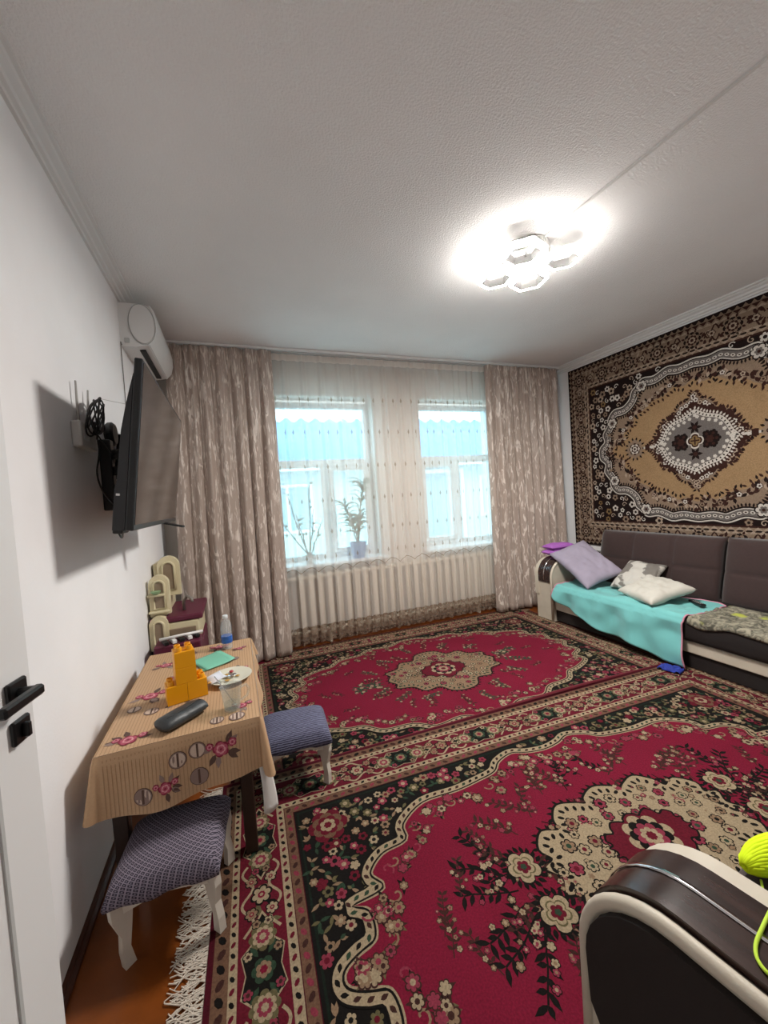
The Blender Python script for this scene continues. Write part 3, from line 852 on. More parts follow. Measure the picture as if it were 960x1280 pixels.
    o.matrix_world = Matrix(((0, 0, -1, 3.797), (-1, 0, 0, 2.245), (0, 1, 0, 1.70), (0, 0, 0, 1)))
    tag(o, 'brown carpet with a tan medallion field hung on the wall above the sofa', 'carpet')
wall_carpet()

# ------------------------------------------------------------------ curtains, tulle, rail, radiator
mb = MB(); mb.rbox((XL + .02, 3.665, ZC - .024), (XR - .02, 3.80, ZC - .001), .006, 2)
rail = tag(mb.build('curtain_rail', 'plastic_white'), 'white ceiling curtain rail running the width of the windows', 'curtain rail')
for yy in (3.69, 3.745):
    g = MB(); g.box((XL + .05, yy - .004, ZC - .03), (XR - .05, yy + .004, ZC - .024)); g.build('track', 'grey_plastic', rail)

def curtain(name, label, x0, x1, y, n, seed, z0=.02, zt=2.765, bot=(0, 0)):
    rnd = random.Random(seed); ph = [rnd.uniform(0, 6.3) for _ in range(6)]
    def fn(u, v):
        z = zt + (z0 - zt) * v
        A = .020 + .024 * v
        uu = u + .012 * math.sin(5 * u * PI + ph[0]) + .008 * math.sin(3 * v + ph[1] + u * 9)
        w = math.sin(2 * PI * n * uu + ph[2]) + .35 * math.sin(2 * PI * n * 2.1 * uu + ph[3] + v) + .4 * v * math.sin(2 * PI * n * .43 * uu + ph[4])
        w += .5 * (1 - v) ** 6 * math.sin(2 * PI * n * 3 * u)
        xa = x0 + bot[0] * v ** 1.3; xb = x1 + bot[1] * v ** 1.3
        x = xa + (xb - xa) * u + .012 * math.cos(2 * PI * n * uu + ph[2]) * (.4 + v)
        return (x, y - .02 * v + A * w * .72, z + .004 * nz(u * 20, v, seed))
    m_ = MB(); m_.grid(fn, 150, 44)
    o = m_.build(name, 'jacquard', smooth=True, recalc=False); solid(o, .0015, 0)
    return tag(o, label, 'curtain', 'jacquard curtains on the ceiling rail')
curtain('curtain', 'beige jacquard curtain beside the television wall and air conditioner', -.43, .42, 3.665, 7, 3, bot=(-.03, -.01))
curtain('curtain', 'beige jacquard curtain behind the padded arm of the long sofa', 2.68, 3.70, 3.665, 9, 8)

def sheer():
    rnd = random.Random(12); x0, x1, zt, z0 = .38, 2.74, 2.735, .035
    def base(u, v):
        z = zt + (z0 - zt) * v
        w = math.sin(2 * PI * 27 * u + 1.2 * math.sin(7 * u)) + .5 * math.sin(2 * PI * 41 * u + 2)
        x = x0 + (x1 - x0) * u + .006 * math.sin(2 * PI * 27 * u) * v
        return x, 3.738 + (.008 + .006 * v) * w, z
    o = MB()
    def f1(u, v):
        v2 = v * .935; return base(u, v2)
    o.grid(f1, 330, 30)
    t = o.build('tulle_curtain', 'tulle', smooth=True, recalc=False)
    tag(t, 'sheer cream tulle curtain with embroidered drops hanging before both windows', 'tulle')
    l = MB()
    def f2(u, v):
        sc = .012 * abs(math.sin(PI * 19 * u)) * v
        return base(u, .935 + .065 * v - sc * .4)
    l.grid(f2, 330, 4)
    l.build('lace_hem', 'lace', t, smooth=True, recalc=False)['label'] = 'brownish lace hem'
    h = MB()
    def f3(u, v):
        x, y, z = base(u, 0); return (x, y - .004 + .004 * math.sin(2 * PI * 150 * u), zt + .03 - .06 * v)
    h.grid(f3, 400, 1); h.build('heading_tape', mat('tape_white', '#d9d2ca', .8), t, smooth=True, recalc=False)
    # embroidered drops
    e = MB()
    for row, zz in enumerate((2.36, 2.05, 1.72, 1.40, 1.10, .86)):
        n = 22
        for k in range(n):
            u = (k + .5 + .5 * (row % 2) + rnd.uniform(-.2, .2)) / (n + .5); v = (zz - zt) / (z0 - zt)
            x, y, z = base(u, v); s_ = .028
            pts = [(x, y - .003, z + s_), (x - s_ * .4, y - .003, z - s_ * .1), (x, y - .003, z - s_), (x + s_ * .4, y - .003, z - s_ * .1)]
            e.add(pts, [(0, 1, 2, 3)])
            e.add([(x - .0012, y - .003, z - s_), (x + .0012, y - .003, z - s_), (x + .0012, y - .003, z - s_ * 2.2), (x - .0012, y - .003, z - s_ * 2.2)], [(0, 1, 2, 3)])
    for (za, hh) in ((.74, .05),):
        n = 260
        for k in range(n):
            u = k / n; u2 = (k + 1) / n
            za1 = za + hh * (abs(math.sin(PI * 14 * u)) - .5); za2 = za + hh * (abs(math.sin(PI * 14 * u2)) - .5)
            a_ = base(u, (za1 - zt) / (z0 - zt)); b_ = base(u2, (za2 - zt) / (z0 - zt))
            e.add([(a_[0], a_[1] - .002, a_[2]), (b_[0], b_[1] - .002, b_[2]), (b_[0], b_[1] - .002, b_[2] + .008), (a_[0], a_[1] - .002, a_[2] + .008)], [(0, 1, 2, 3)])
    em = e.build('embroidery', 'tulle_thread', t, recalc=False); em['kind'] = 'stuff'
sheer()

def radiator():
    x0, n, p = .50, 25, .093
    t = thing('radiator', 'cream cast iron radiator with many sections under the windows', 'radiator', (x0, 3.825, .0))
    s = MB()
    def sec_prof(w, d, z0, z1): pass
    zb, zt = .10, .70
    # one section: two columns front and rear joined by rounded heads
    s.rbox((.014, -.042, zb), (p - .014, .042, zb + .075), .02, 2)
    s.rbox((.014, -.042, zt - .075), (p - .014, .042, zt), .02, 2)
    for yy in (-.03, .03):
        s.rbox((.020, yy - .012, zb + .05), (p - .020, yy + .012, zt - .05), .009, 2)
    s.rbox((.036, -.022, zb + .05), (p - .036, .022, zt - .05), .004, 1)
    o = s.build('section', 'radiator_paint', t, smooth=40)
    for k in range(1, n):
        c = o.copy(); C.objects.link(c); c.parent = t; c.location = (k * p, 0, 0)
    for zz in (zb + .037, zt - .037):
        c = MB(); c.tube([(-.12, 0, zz), (n * p + .03, 0, zz)], .017, 10); c.build('header_pipe', 'radiator_paint', t, smooth=40)
    for xx in (.3, n * p - .3):
        f = MB(); f.rbox((xx - .012, -.03, .0), (xx + .012, .03, zb + .02), .004, 1); f.build('foot', 'radiator_paint', t)
radiator()

# ------------------------------------------------------------------ plants on the sill
def plant_pot(t, r, h, m_, soil=True):
    p = MB(); p.lathe([(r * .72, 0), (r * .75, .004), (r * .95, h * .9), (r * 1.04, h * .9), (r * 1.04, h), (r * .93, h), (r * .9, h * .86), (.001, h * .86)], 20)
    p.build('pot', m_, t, smooth=40)
    s = MB(); s.lathe([(r * .9, h * .84), (r * .88, h * .88), (.001, h * .89)], 16); s.build('soil', mat('soil', '#3a2b20', .95, bump=.5, bscale=120), t)
rnd = random.Random(31)
sz = WZ0 + .03
t = thing('potted_plant', 'leggy twiggy plant in a small white pot on the window sill', 'plant', (.66, 3.87, sz))
plant_pot(t, .05, .085, mat('pot_white', '#c9cdc9', .5))
mat('stem_green', '#5b6a4a', .7); mat('leaf_green', '#5f7a52', .6); mat('leaf_dark', '#3f5a3c', .6)
for k, (dx, dz) in enumerate(((-.17, .60), (-.10, .42), (.07, .46), (.15, .36), (-.24, .36), (.04, .70))):
    s = MB(); pts = [(dx * (q / 6) ** .9 + rnd.uniform(-.008, .008), rnd.uniform(-.012, .012), .07 + dz * q / 6) for q in range(7)]
    s.tube(pts, [.0075 - .0006 * q for q in range(7)], 5); st = s.build('stem', 'stem_green', t, smooth=True)
    for q in range(5):
        b = pts[rnd.randint(3, 6)]; a = rnd.uniform(0, 6.3); L = rnd.uniform(.03, .06); e = (b[0] + L * math.cos(a), b[1] + .01, b[2] + L * .6)
        l = MB(); mid = ((b[0] + e[0]) / 2, b[1] - .004, (b[2] + e[2]) / 2 + .006)
        l.add([b, (mid[0] - .007, mid[1], mid[2] + .008), e, (mid[0] + .007, mid[1] - .004, mid[2] - .008)], [(0, 1, 2, 3)]); l.build('leaf', 'leaf_green', st, recalc=False)
t = thing('potted_plant', 'spiky bushy plant in a blue plastic pot on the window sill', 'plant', (1.16, 3.87, sz))
plant_pot(t, .085, .16, mat('pot_blue', '#5f8fc9', .45))
for k in range(5):
    dx = (-.12, .07, -.04, .04, .10)[k]; dz = (.44, .52, .28, .34, .62)[k]
    s = MB(); pts = [(dx * q / 6, .02 * math.sin(q + k), .14 + dz * q / 6) for q in range(7)]
    s.tube(pts, [.006 - .0005 * q for q in range(7)], 5); st = s.build('stem', 'stem_green', t, smooth=True)
    for j in range(26):
        f = rnd.uniform(.25, 1) if k < 4 else rnd.uniform(.8, 1); b = Vector((dx * f, .0, .14 + dz * f)); a = rnd.uniform(0, 6.3); L = rnd.uniform(.13, .21)
        d = Vector((math.cos(a) * (.6 if math.cos(a) > 0 else .9), math.sin(a) * .18, 0)); l = MB(); vs = []
        for q in range(6):
            s_ = q / 5; vs.append(b + d * L * s_ + Vector((0, 0, L * (1.0 * s_ - .75 * s_ * s_))))
        l.tube(vs, [.005, .007, .0068, .0056, .004, .0012], 4); l.build('leaf', 'leaf_dark' if j % 2 else 'leaf_green', st, smooth=True)

# ------------------------------------------------------------------ ceiling lamp and its cable duct
def lamp():
    t = thing('ceiling_lamp', 'white ceiling light of four glowing hexagon rings', 'lamp', (1.725, 1.885, ZC))
    b = MB(); b.lathe([(.115, 0), (.12, -.004), (.12, -.042), (.112, -.05), (.001, -.05)], 40)
    b.build('canopy', 'plastic_white', t, smooth=40)
    sl = MB()
    for k in range(5): sl.box((-.03 + k * .012, -.1215, -.036), (-.026 + k * .012, -.118, -.012))
    sl.build('vent_slot', 'grey_plastic', t)
    em = mat('lamp_diffuser', (1.0, .955, .90), .4, emit=LAMP)
    em2 = mat('lamp_side', (1.0, .955, .90), .4, emit=LAMP * .045)
    ax = -R_(41)
    hexm = mat('lamp_frame', '#d8d8d8', .4)
    for (dx, dy, z, r) in ((-.115, -.09, -.115, .118), (.145, -.115, -.12, .105), (.075, .085, -.145, .115), (-.135, .13, -.14, .105)):
        def ringp(rr, z_): return [(dx + rr * math.cos(ax + k * PI / 3), dy + rr * math.sin(ax + k * PI / 3), z + z_) for k in range(6)]
        fr = MB()
        P = [ringp(r * .85, 0), ringp(r * .85, .045), ringp(r * .76, .045), ringp(r * .76, 0)]
        vs = [q for row in P for q in row]; fs = [((i * 6 + k), (i * 6 + (k + 1) % 6), (((i + 1) % 4) * 6 + (k + 1) % 6), (((i + 1) % 4) * 6 + k)) for i in range(4) for k in range(6)]
        fr.add(vs, fs); f = fr.build('hexagon_frame', hexm, t)
        d = MB(); P = [ringp(r, .0), ringp(r * .852, .0)]
        d.add([q for row in P for q in row], [(k, (k + 1) % 6, 6 + (k + 1) % 6, 6 + k) for k in range(6)]); d.build('diffuser', em, f)
        d = MB(); P = [ringp(r, .0004), ringp(r, .030)]
        d.add([q for row in P for q in row], [(k, (k + 1) % 6, 6 + (k + 1) % 6, 6 + k) for k in range(6)]); d.build('side_diffuser', em2, f)
        d = MB(); P = [ringp(r, .0304), ringp(r * .852, .0304)]
        d.add([q for row in P for q in row], [(k, (k + 1) % 6, 6 + (k + 1) % 6, 6 + k) for k in range(6)]); d.build('ring_cover', hexm, f)  # unseen opaque cap, added to keep the ring's glow off the ceiling
        arm = MB(); e = Vector((dx, dy, z + .04)); inn = e.copy(); L = math.hypot(dx, dy)
        s_ = (L - r * .72) / L
        arm.tube([(dx * .3, dy * .3, -.045), (dx * max(.32, s_), dy * max(.32, s_), z + .05), (dx * max(.4, s_ + .05), dy * max(.4, s_ + .05), z + .03)], .007, 8)
        arm.build('arm', hexm, t, smooth=True)
lamp()
mb = MB(); mb.add([], [])
P = Vector((1.745, 1.775, ZC)); Q = Vector((1.91, YN, ZC))
d = (Q - P).normalized(); n_ = Vector((d.y, -d.x, 0)) * .007
mb.add([P - n_, P + n_, Q + n_, Q - n_, P - n_ * .8 - Vector((0, 0, .009)), P + n_ * .8 - Vector((0, 0, .009)), Q + n_ * .8 - Vector((0, 0, .009)), Q - n_ * .8 - Vector((0, 0, .009))], [(0, 3, 2, 1), (4, 5, 6, 7), (0, 1, 5, 4), (1, 2, 6, 5), (2, 3, 7, 6), (3, 0, 4, 7)])
tag(mb.build('cable_duct', 'plastic_white'), 'thin white cable duct running over the ceiling to the lamp', 'cable duct')

# ------------------------------------------------------------------ air conditioner
def aircon():
    y0, y1 = 2.89, 3.60; zb, zt = 2.445, 2.712
    t = thing('air_conditioner', 'white wall mounted air conditioner above the television', 'air conditioner', (XL, y0, zb))
    L = y1 - y0; h = zt - zb
    prof = [(0, 0), (.08, -.002), (.15, .012), (.185, .05), (.20, .11), (.20, .17), (.19, .225), (.17, .255), (.13, h), (0, h)]
    b = MB(); b.prism(prof, 0, L, 'y'); b.build('body', 'plastic_white', t, smooth=35)
    p = MB(); pr = [(.155, .010), (.192, .05), (.208, .11), (.208, .17), (.197, .232), (.178, .262), (.172, .258), (.188, .225), (.199, .17), (.199, .11), (.184, .05), (.15, .012)]
    p.prism(pr, -.004, L + .004, 'y'); p.build('front_panel', 'pvc', t, smooth=35)
    c = MB(); c.prism([(q[0] * 1, q[1]) for q in ell((.126, .14), .070, .120, .06, 28)], -.010, .001, 'y'); c.build('end_cap', 'plastic_white', t, smooth=35)
    g = MB(); e = ell((.126, .14), .074, .126, .06, 32); g.tube([(q[0], -.002, q[1]) for q in e], .0028, 6, closed=True); g.build('end_cap_groove', 'grey_plastic', t, smooth=True)
    v = MB(); v.box((.092, .06, -.006), (.125, L - .06, .004)); v.build('outlet_slot', 'rubber', t)
    v = MB(); v.rbox((.022, -.003, .02), (.05, .001, .05), .004, 2); v.build('knockout', 'grey_plastic', t)
    f = MB(); f.tube([(.158, .0, .0135), (.158, L, .0135)], .0018, 5); f.build('flap_line', 'grey_plastic', t)
aircon()

# ------------------------------------------------------------------ television on its bracket
def tv():
    y0, y1 = 1.656, 2.78
    t = thing('television', 'black flat screen television tilted forward on a wall bracket', 'television', (-.345, y0, 1.335))
    t.rotation_euler = (0, R_(7.3), 0)
    w = y1 - y0; h = .628
    f = MB(); f.rbox((-.028, 0, 0), (.0, w, h), .005, 2); f.build('bezel', 'black_plastic', t)
    s = MB(); s.box((0, .012, .022), (.0016, w - .012, h - .012))
    s.build('screen', mat('tv_screen', '#141212', .10, coat=.5), t)
    b = MB(); b.prism([(-.028, .0), (-.066, .0), (-.066, .15), (-.060, .17), (-.056, .36), (-.046, .45), (-.036, .52), (-.028, .57)], .0, w, 'y')
    b.build('rear_shell', mat('tv_back', '#212225', .5), t, smooth=20)
    l = MB(); l.rbox((-.060, -.0015, .125), (-.048, .001, .133), .0005, 1); l.build('sticker', 'plastic_white', t)
    p = MB(); p.rbox((-.066, .005, -.012), (-.035, .10, .002), .003, 1); p.build('port_block', 'rubber', t)
    ft = MB(); ft.add([(-.05, w - .36, -.002), (-.02, w - .30, -.002), (.085, w - .33, -.022), (.075, w - .35, -.022), (-.05, w - .36, .004), (-.02, w - .30, .004), (.085, w - .33, -.012), (.075, w - .35, -.012)],
                      [(0, 3, 2, 1), (4, 5, 6, 7), (0, 1, 5, 4), (1, 2, 6, 5), (2, 3, 7, 6), (3, 0, 4, 7)])
    ft.build('foot', 'black_plastic', t)
    ln = MB(); wb = w / 2 + .30; ln.box((-.078, wb - .12, .12), (-.0655, wb + .12, .42)); br = ln.build('mount_plate', 'black_metal', t)
    a = MB(); a.tube([(-.078, wb, .30), (-.19, wb - .12, .33), (-.20, wb, .33)], .016, 8); a.rbox((-.262, wb - .06, .22), (-.24, wb + .06, .46), .004, 1)
    a.tube([(-.19, wb - .0, .33), (-.25, wb, .335)], .018, 8); a.build('bracket_arm', 'black_metal', br)
tv()

# router, adapters, cable loops on the left wall
r = thing('router', 'white wifi router with two thin antennas on the wall behind the television', 'router', (XL, 1.90, 1.68))
b = MB(); b.rbox((0, 0, 0), (.035, .19, .105), .008, 2); b.build('body', mat('router_white', '#c4c1bd', .5), r)
for (yy, lean) in ((.04, .0), (.155, .03)):
    a = MB(); a.tube([(.018, yy, .09), (.018, yy + lean * .3, .14), (.02, yy + lean, .27)], [.006, .0055, .0035], 8); a.build('antenna', mat('router_grey', '#a9a6a2', .5), r, smooth=True)
g = MB()
for k in range(6): g.box((.035, .03 + k * .012, .03), (.0362, .035 + k * .012, .075))
g.build('vent', 'grey_plastic', r)
rnd = random.Random(77)
m_ = MB()
for k in range(7):
    cy, cz = 2.00 + .010 * k, 1.828 + rnd.uniform(-.015, .015); a, b = rnd.uniform(.055, .085), rnd.uniform(.075, .115); tl = rnd.uniform(.3, .7)
    pts = []
    for q in range(28):
        g = 2 * PI * q / 28; yy = a * math.cos(g); zz = b * math.sin(g)
        pts.append((XL + .057 + .018 * math.sin(g + k), cy + yy * math.cos(tl) - zz * math.sin(tl) * -.6, cz + zz * math.cos(tl) + yy * math.sin(tl) * .6))
    m_.tube(pts, .0035, 6, closed=True)
tag(m_.build('cable_coil', 'rubber', smooth=True), 'coiled black cable hung over the wifi router', 'cable')
def cable(name, label, pts, r, m_='rubber', cat='cable', n=6, sm=6):
    out = []; P = [Vector(p) for p in pts]; P = [P[0]] + P + [P[-1]]
    for i in range(1, len(P) - 2):
        for j in range(sm):
            q = j / sm; a, b, c, d = P[i - 1], P[i], P[i + 1], P[i + 2]
            out.append(.5 * ((2 * b) + (c - a) * q + (2 * a - 5 * b + 4 * c - d) * q * q + (3 * b - a - 3 * c + d) * q ** 3))
    out.append(P[-1]); m2 = MB(); m2.tube(out, r, n)
    return tag(m2.build(name, m_, smooth=True), label, cat)
X = XL + .02
cable('power_cable', 'black cable drooping from the coil round the router to the power strip', [(X + .03, 2.02, 1.80), (X + .03, 2.05, 1.68), (X + .02, 2.03, 1.58), (X + .02, 2.10, 1.50), (X + .03, 2.25, 1.44), (X + .05, 2.30, 1.47)], .004)
cable('signal_cable', 'black cable crossing the face of the router', [(X + .035, 1.98, 1.80), (X + .037, 1.99, 1.76), (X + .040, 2.12, 1.705), (X + .038, 2.18, 1.69), (X + .045, 2.243, 1.692)], .003)
cable('television_cable', 'black cable hanging from the power adapters down to the television base', [(X + .028, 2.245, 1.45), (X + .05, 2.15, 1.40), (X + .09, 1.98, 1.325), (X + .13, 1.85, 1.305), (X + .158, 1.745, 1.330)], .004)
cable('aerial_cable', 'thin grey wire dropping from the air conditioner to the television', [(XL + .006, 2.888, 2.45), (XL + .006, 2.86, 2.43), (XL + .006, 2.85, 2.10), (XL + .012, 2.78, 1.75), (XL + .028, 2.71, 1.655)], .003, mat('wire_grey', '#77736f', .6))
cable('string', 'thin white string stretched from the cable coil to the television', [(XL + .062, 2.07, 1.912), (XL + .12, 2.18, 1.920), (XL + .280, 2.42, 1.935)], .0012, mat('string_white', '#b5b2ae', .8))
ps = thing('power_strip', 'black power strip with plugs hanging behind the television', 'power strip', (XL + .03, 2.26, 1.42))
b = MB(); b.rbox((-.03, -.03, 0), (.02, .03, .34), .006, 2); b.build('strip_body', 'black_plastic', ps)
for (z, dy) in ((.27, .05), (.19, .06), (.10, .05), (.04, .02)):
    p = MB(); p.rbox((.02, -.022, z - .022), (.075, .024, z + .022), .006, 2); p.tube([(.06, 0, z), (.085, .02, z - .02), (.08, dy, z - .07)], .0045, 6); p.build('plug', 'rubber', ps, smooth=40)
o = MB(); o.lathe([(.001, 0), (.045, 0), (.058, .012), (.06, .03), (.05, .042), (.001, .046)], 24)
ad = o.build('set_top_adapter', 'black_plastic', smooth=40, loc=(XL, 2.385, 1.81), rot=(0, R_(90), 0)); tag(ad, 'round black wall adapter behind the television', 'adapter')
o = MB(); o.rbox((0, -.05, -.06), (.03, .05, .06), .006, 2); s_ = o.build('wall_socket', 'plastic_white', loc=(XL, 2.70, 1.62)); tag(s_, 'white wall socket behind the television', 'socket')

# ------------------------------------------------------------------ table and cloth
TX0, TX1, TY0, TY1, TZ = -.50, .035, 1.55, 2.51, .60
t = thing('table', 'low dark wooden table under a flowered oilcloth', 'table', ((TX0 + TX1) / 2, (TY0 + TY1) / 2, 0))
w, l = (TX1 - TX0) / 2, (TY1 - TY0) / 2
mat('table_wood', '#2e1c14', .45, noise=.3, nscale=12)
b = MB(); b.box((-w + .012, -l + .012, TZ - .028), (w - .012, l - .012, TZ - .004)); b.build('table_top', 'table_wood', t)
for sx in (-1, 1):
    for sy in (-1, 1):
        g = MB(); x, y = (w - .07 if sx > 0 else -w + .036), sy * (l - .11); g.rbox((x - .024, y - .024, 0 if sx < 0 else (.0175 if sy < 0 else .006)), (x + .024, y + .024, TZ - .028), .004, 1); g.build('leg', 'table_wood', t)
for sy in (-1, 1):
    g = MB(); y = sy * (l - .11); g.box((-w + .058, y - .01, TZ - .11), (w - .092, y + .01, TZ - .028)); g.build('apron', 'table_wood', t)
for sx in (-1, 1):
    g = MB(); x = w - .07 if sx > 0 else -w + .036; g.box((x - .01, -l + .14, TZ - .11), (x + .01, l - .14, TZ - .028)); g.build('apron', 'table_wood', t)

def cloth():
    K2 = {k: lin(v) for k, v in dict(base='#c2a07e', base2='#ac8a69', pink='#b4566a', deep='#8a2f45', pale='#d79aa0', leaf='#5f4a42', grey='#8f7a72', lt='#cbb6a6', wht='#d8cec6').items()}
    W, L = TX1 - TX0, TY1 - TY0
    rnd = random.Random(6)
    def drop_at(s, side):
        return 0
    # perimeter with outward normals (counter-clockwise from near-left corner), rounded corners
    per = []
    def corner(cx, cy, a0, n=10, r=.008):
        for k in range(n + 1):
            a = a0 + PI / 2 * k / n; per.append(((cx + r * math.cos(a), cy + r * math.sin(a)), (math.cos(a), math.sin(a)), k / n))
    r = .008
    def side(p, q, nrm, n):
        for k in range(1, n): per.append(((p[0] + (q[0] - p[0]) * k / n, p[1] + (q[1] - p[1]) * k / n), nrm, -k / n))
    corner(TX0 + r, TY0 + r, PI); side((TX0 + r, TY0), (TX1 - r, TY0), (0, -1), 40); corner(TX1 - r, TY0 + r, -PI / 2)
    side((TX1, TY0 + r), (TX1, TY1 - r), (1, 0), 50); corner(TX1 - r, TY1 - r, 0); side((TX1 - r, TY1), (TX0 + r, TY1), (0, 1), 30); corner(TX0 + r, TY1 - r, PI / 2)
    side((TX0, TY1 - r), (TX0, TY0 + r), (-1, 0), 40)
    N = len(per)
    def info(i):
        (x, y), nrm, c = per[i % N]
        if c >= 0:
            cr = math.sin(PI * c) ** .8
            near = y < 1.7; rgt = x > -.2
        else: cr = 0
        if abs(nrm[1]) > .99 and nrm[1] < 0: base_ = .205 + .02 * math.sin((x - TX0) * 9)
        elif nrm[0] > .99: base_ = .20 - .10 * min(1, (y - TY0) / .2)
        elif nrm[1] > .99: base_ = .10
        elif nrm[0] < -.99: base_ = .16
        else: base_ = .20 if y < 1.7 else .11
        if nrm[0] > .99 and y > TY0 + .2: base_ = .10
        extra = 0
        if y < TY0 + .06 and x > TX1 - .06: extra = .02 * cr
        if y < TY0 + .06 and x < TX0 + .06: extra = .0
        drop = base_ + extra
        return x, y, nrm, drop, cr
    ROW = 8
    def pos(i, k, o=0):
        x, y, nrm, drop, cr = info(i); s_ = k / ROW
        flare = .012 * s_ + .018 * s_ * math.sin(i * .33) * (0 if cr else 1) * .6 + cr * .030 * s_
        if nrm[0] < -.9: flare *= .25
        rr = .008; a = min(1, s_ * 4) * PI / 2
        if s_ * drop < .012: 
            out = s_ * drop * .4; dz = s_ * drop * .5
        else: out = .005; dz = s_ * drop
        return (x + nrm[0] * (flare + out + o), y + nrm[1] * (flare + out + o), TZ - dz)
    A = MB()
    topz = TZ + .001
    # top: grid
    nx, ny = 28, 48
    n0 = 0
    vs = [(TX0 + r * .3 + (W - r * .6) * i / nx, TY0 + r * .3 + (L - r * .6) * j / ny, topz) for j in range(ny + 1) for i in range(nx + 1)]
    A.add(vs, [(j * (nx + 1) + i, j * (nx + 1) + i + 1, (j + 1) * (nx + 1) + i + 1, (j + 1) * (nx + 1) + i) for j in range(ny) for i in range(nx)], col=K2['base'])
    sk = [pos(i, k) for k in range(ROW + 1) for i in range(N)]
    sk[:N] = [(p[0], p[1], topz) for p in sk[:N]]
    fs = [(k * N + i, k * N + (i + 1) % N, (k + 1) * N + (i + 1) % N, (k + 1) * N + i) for k in range(ROW) for i in range(N)]
    A.add(sk, fs, col=K2['base'])
    # print: thin stripes, roses, round medallions. m(u, v): u across, v = distance down from near edge when negative
    def m(u, v, o):
        if v >= 0 : return (TX0 + u, TY0 + v, topz + o)
        d = -v; i = 11 + 40 * (u / W) ; i = max(11, min(50, i)); i0 = int(i); f = i - i0
        drop = info(i0)[3]; k = min(ROW, ROW * d / drop); k0 = min(ROW - 1, int(k)); g = k - k0
        q = Vector((0, 0, 0))
        for (ii, wi) in ((i0, 1 - f), (i0 + 1, f)):
            for (kk, wk) in ((k0, 1 - g), (k0 + 1, g)): q += Vector(pos(ii, kk, o)) * wi * wk
        return tuple(q)
    def put(pts, col, o, c=None):
        n = len(A.v); o += (n * 37 % 101) / 101 * .7 * e
        if c is not None:
            A.v.append(m(c[0], c[1], o)); A.c.append(col)
            for p in pts: A.v.append(m(p[0], p[1], o)); A.c.append(col)
            k = len(pts)
            for i in range(k): A.f.append((n, n + 1 + i, n + 1 + (i + 1) % k))
        else:
            for p in pts: A.v.append(m(p[0], p[1], o)); A.c.append(col)
            A.f.append(tuple(range(n, n + len(pts))))
    e = .0006
    for k in range(44):
        u = .006 + (W - .012) * k / 43
        for q in range(12):
            v0 = L * .997 * q / 12; v1 = L * .997 * (q + 1) / 12; put([(u, v0), (u + .0028, v0), (u + .0028, v1), (u, v1)], K2['base2'], e)
        dp = info(11 + int(40 * u / W))[3]
        for q in range(7): put([(u, -.014 - (dp - .016) * q / 7), (u + .0028, -.014 - (dp - .016) * q / 7), (u + .0028, -.014 - (dp - .016) * (q + 1) / 7), (u, -.014 - (dp - .016) * (q + 1) / 7)], K2['base2'], e)
    def okp(p): return (p[1] > .0 or p[1] < -.012) and .0 < p[0] < W and p[1] < L
    def clip(pts): return all(okp(p) for p in pts)
    def rose(c, s_):
        for k in range(7):
            g = rnd.uniform(0, 6.3); q = leafp((c[0] + s_ * .6 * math.cos(g), c[1] + s_ * .5 * math.sin(g)), g + rnd.uniform(-.4, .4), s_ * .95, s_ * .42)
            if clip(q): put(q, K2['leaf'] if k % 3 else K2['grey'], e * 2)
        for k, (dx, dy, f) in enumerate(((0, 0, 1), (.85, .35, .55), (-.8, .3, .5))):
            cc = (c[0] + dx * s_, c[1] + dy * s_)
            for (rr, col, L_) in ((.62, K2['deep'], 3), (.52, K2['pink'], 4), (.36, K2['pale'], 5), (.24, K2['pink'], 6), (.10, K2['deep'], 7)):
                q = lobes(cc, s_ * rr * f, 5, .18, rr * 3, 4)
                if clip(q): put(q, col, e * L_, cc)
    def disc(c, s_):
        for (rr, col, L_) in ((1, K2['leaf'], 2), (.93, K2['grey'], 3), (.80, K2['lt'], 3.5)):
            q = ell(c, s_ * rr, s_ * rr, 0, 16)
            if clip(q): put(q, col, e * L_, c)
        for k in (-1, 0, 1):
            hgt = s_ * (.8 if k == 0 else .6); x = c[0] + k * s_ * .45
            q = [(x - s_ * .12, c[1] - hgt), (x + s_ * .12, c[1] - hgt), (x + s_ * .12, c[1] + hgt), (x - s_ * .12, c[1] + hgt)]
            if clip(q): put(q, K2['grey'] if k else K2['leaf'], e * 4)
    # positions on the flat top
    for (u, v, s_) in ((.09, .06, .05), (.10, .40, .055), (.22, .29, .04), (.11, .75, .045), (.33, .62, .04), (.30, .17, .025), (.47, .12, .035), (.46, .50, .04), (.36, .88, .045), (.20, .55, .04), (.47, .80, .03)):
        rose((u, v), s_)
    for (u, v, s_) in ((.38, .05, .026), (.45, .045, .03), (.13, .25, .028), (.06, .30, .026), (.25, .45, .028), (.40, .34, .026), (.22, .86, .028), (.44, .66, .026)):
        disc((u, v), s_)
    for (u, v, s_) in ((.38, -.075, .048), (.19, -.155, .036)): rose((u, v), s_)
    for (u, v, s_) in ((.235, -.075, .030), (.30, -.060, .030), (.30, -.155, .032), (.12, -.165, .030)): disc((u, v), s_)
    o = A.build('tablecloth', 'oilcloth_print', recalc=False, smooth=60)
    tag(o, 'peach oilcloth with roses and thin stripes draped over the low table', 'tablecloth')
    B = MB()
    sk = [pos(i, k, -.0022) for k in range(ROW + 1) for i in range(N)]
    B.add(sk, fs); B.build('backing', mat('cloth_backing', '#d6d3cf', .8), o, smooth=60, recalc=False)
    F = MB()
    F.grid(lambda u, v: (TX1 - .022 + .006 * v + (.034 + .020 * v) * u + .004 * math.sin(3 * v), TY0 - .010 + .024 * u * u + .006 * math.sin(PI * v), TZ - .17 - .205 * v + .010 * (2 * u - 1) ** 2 * v), 8, 10)
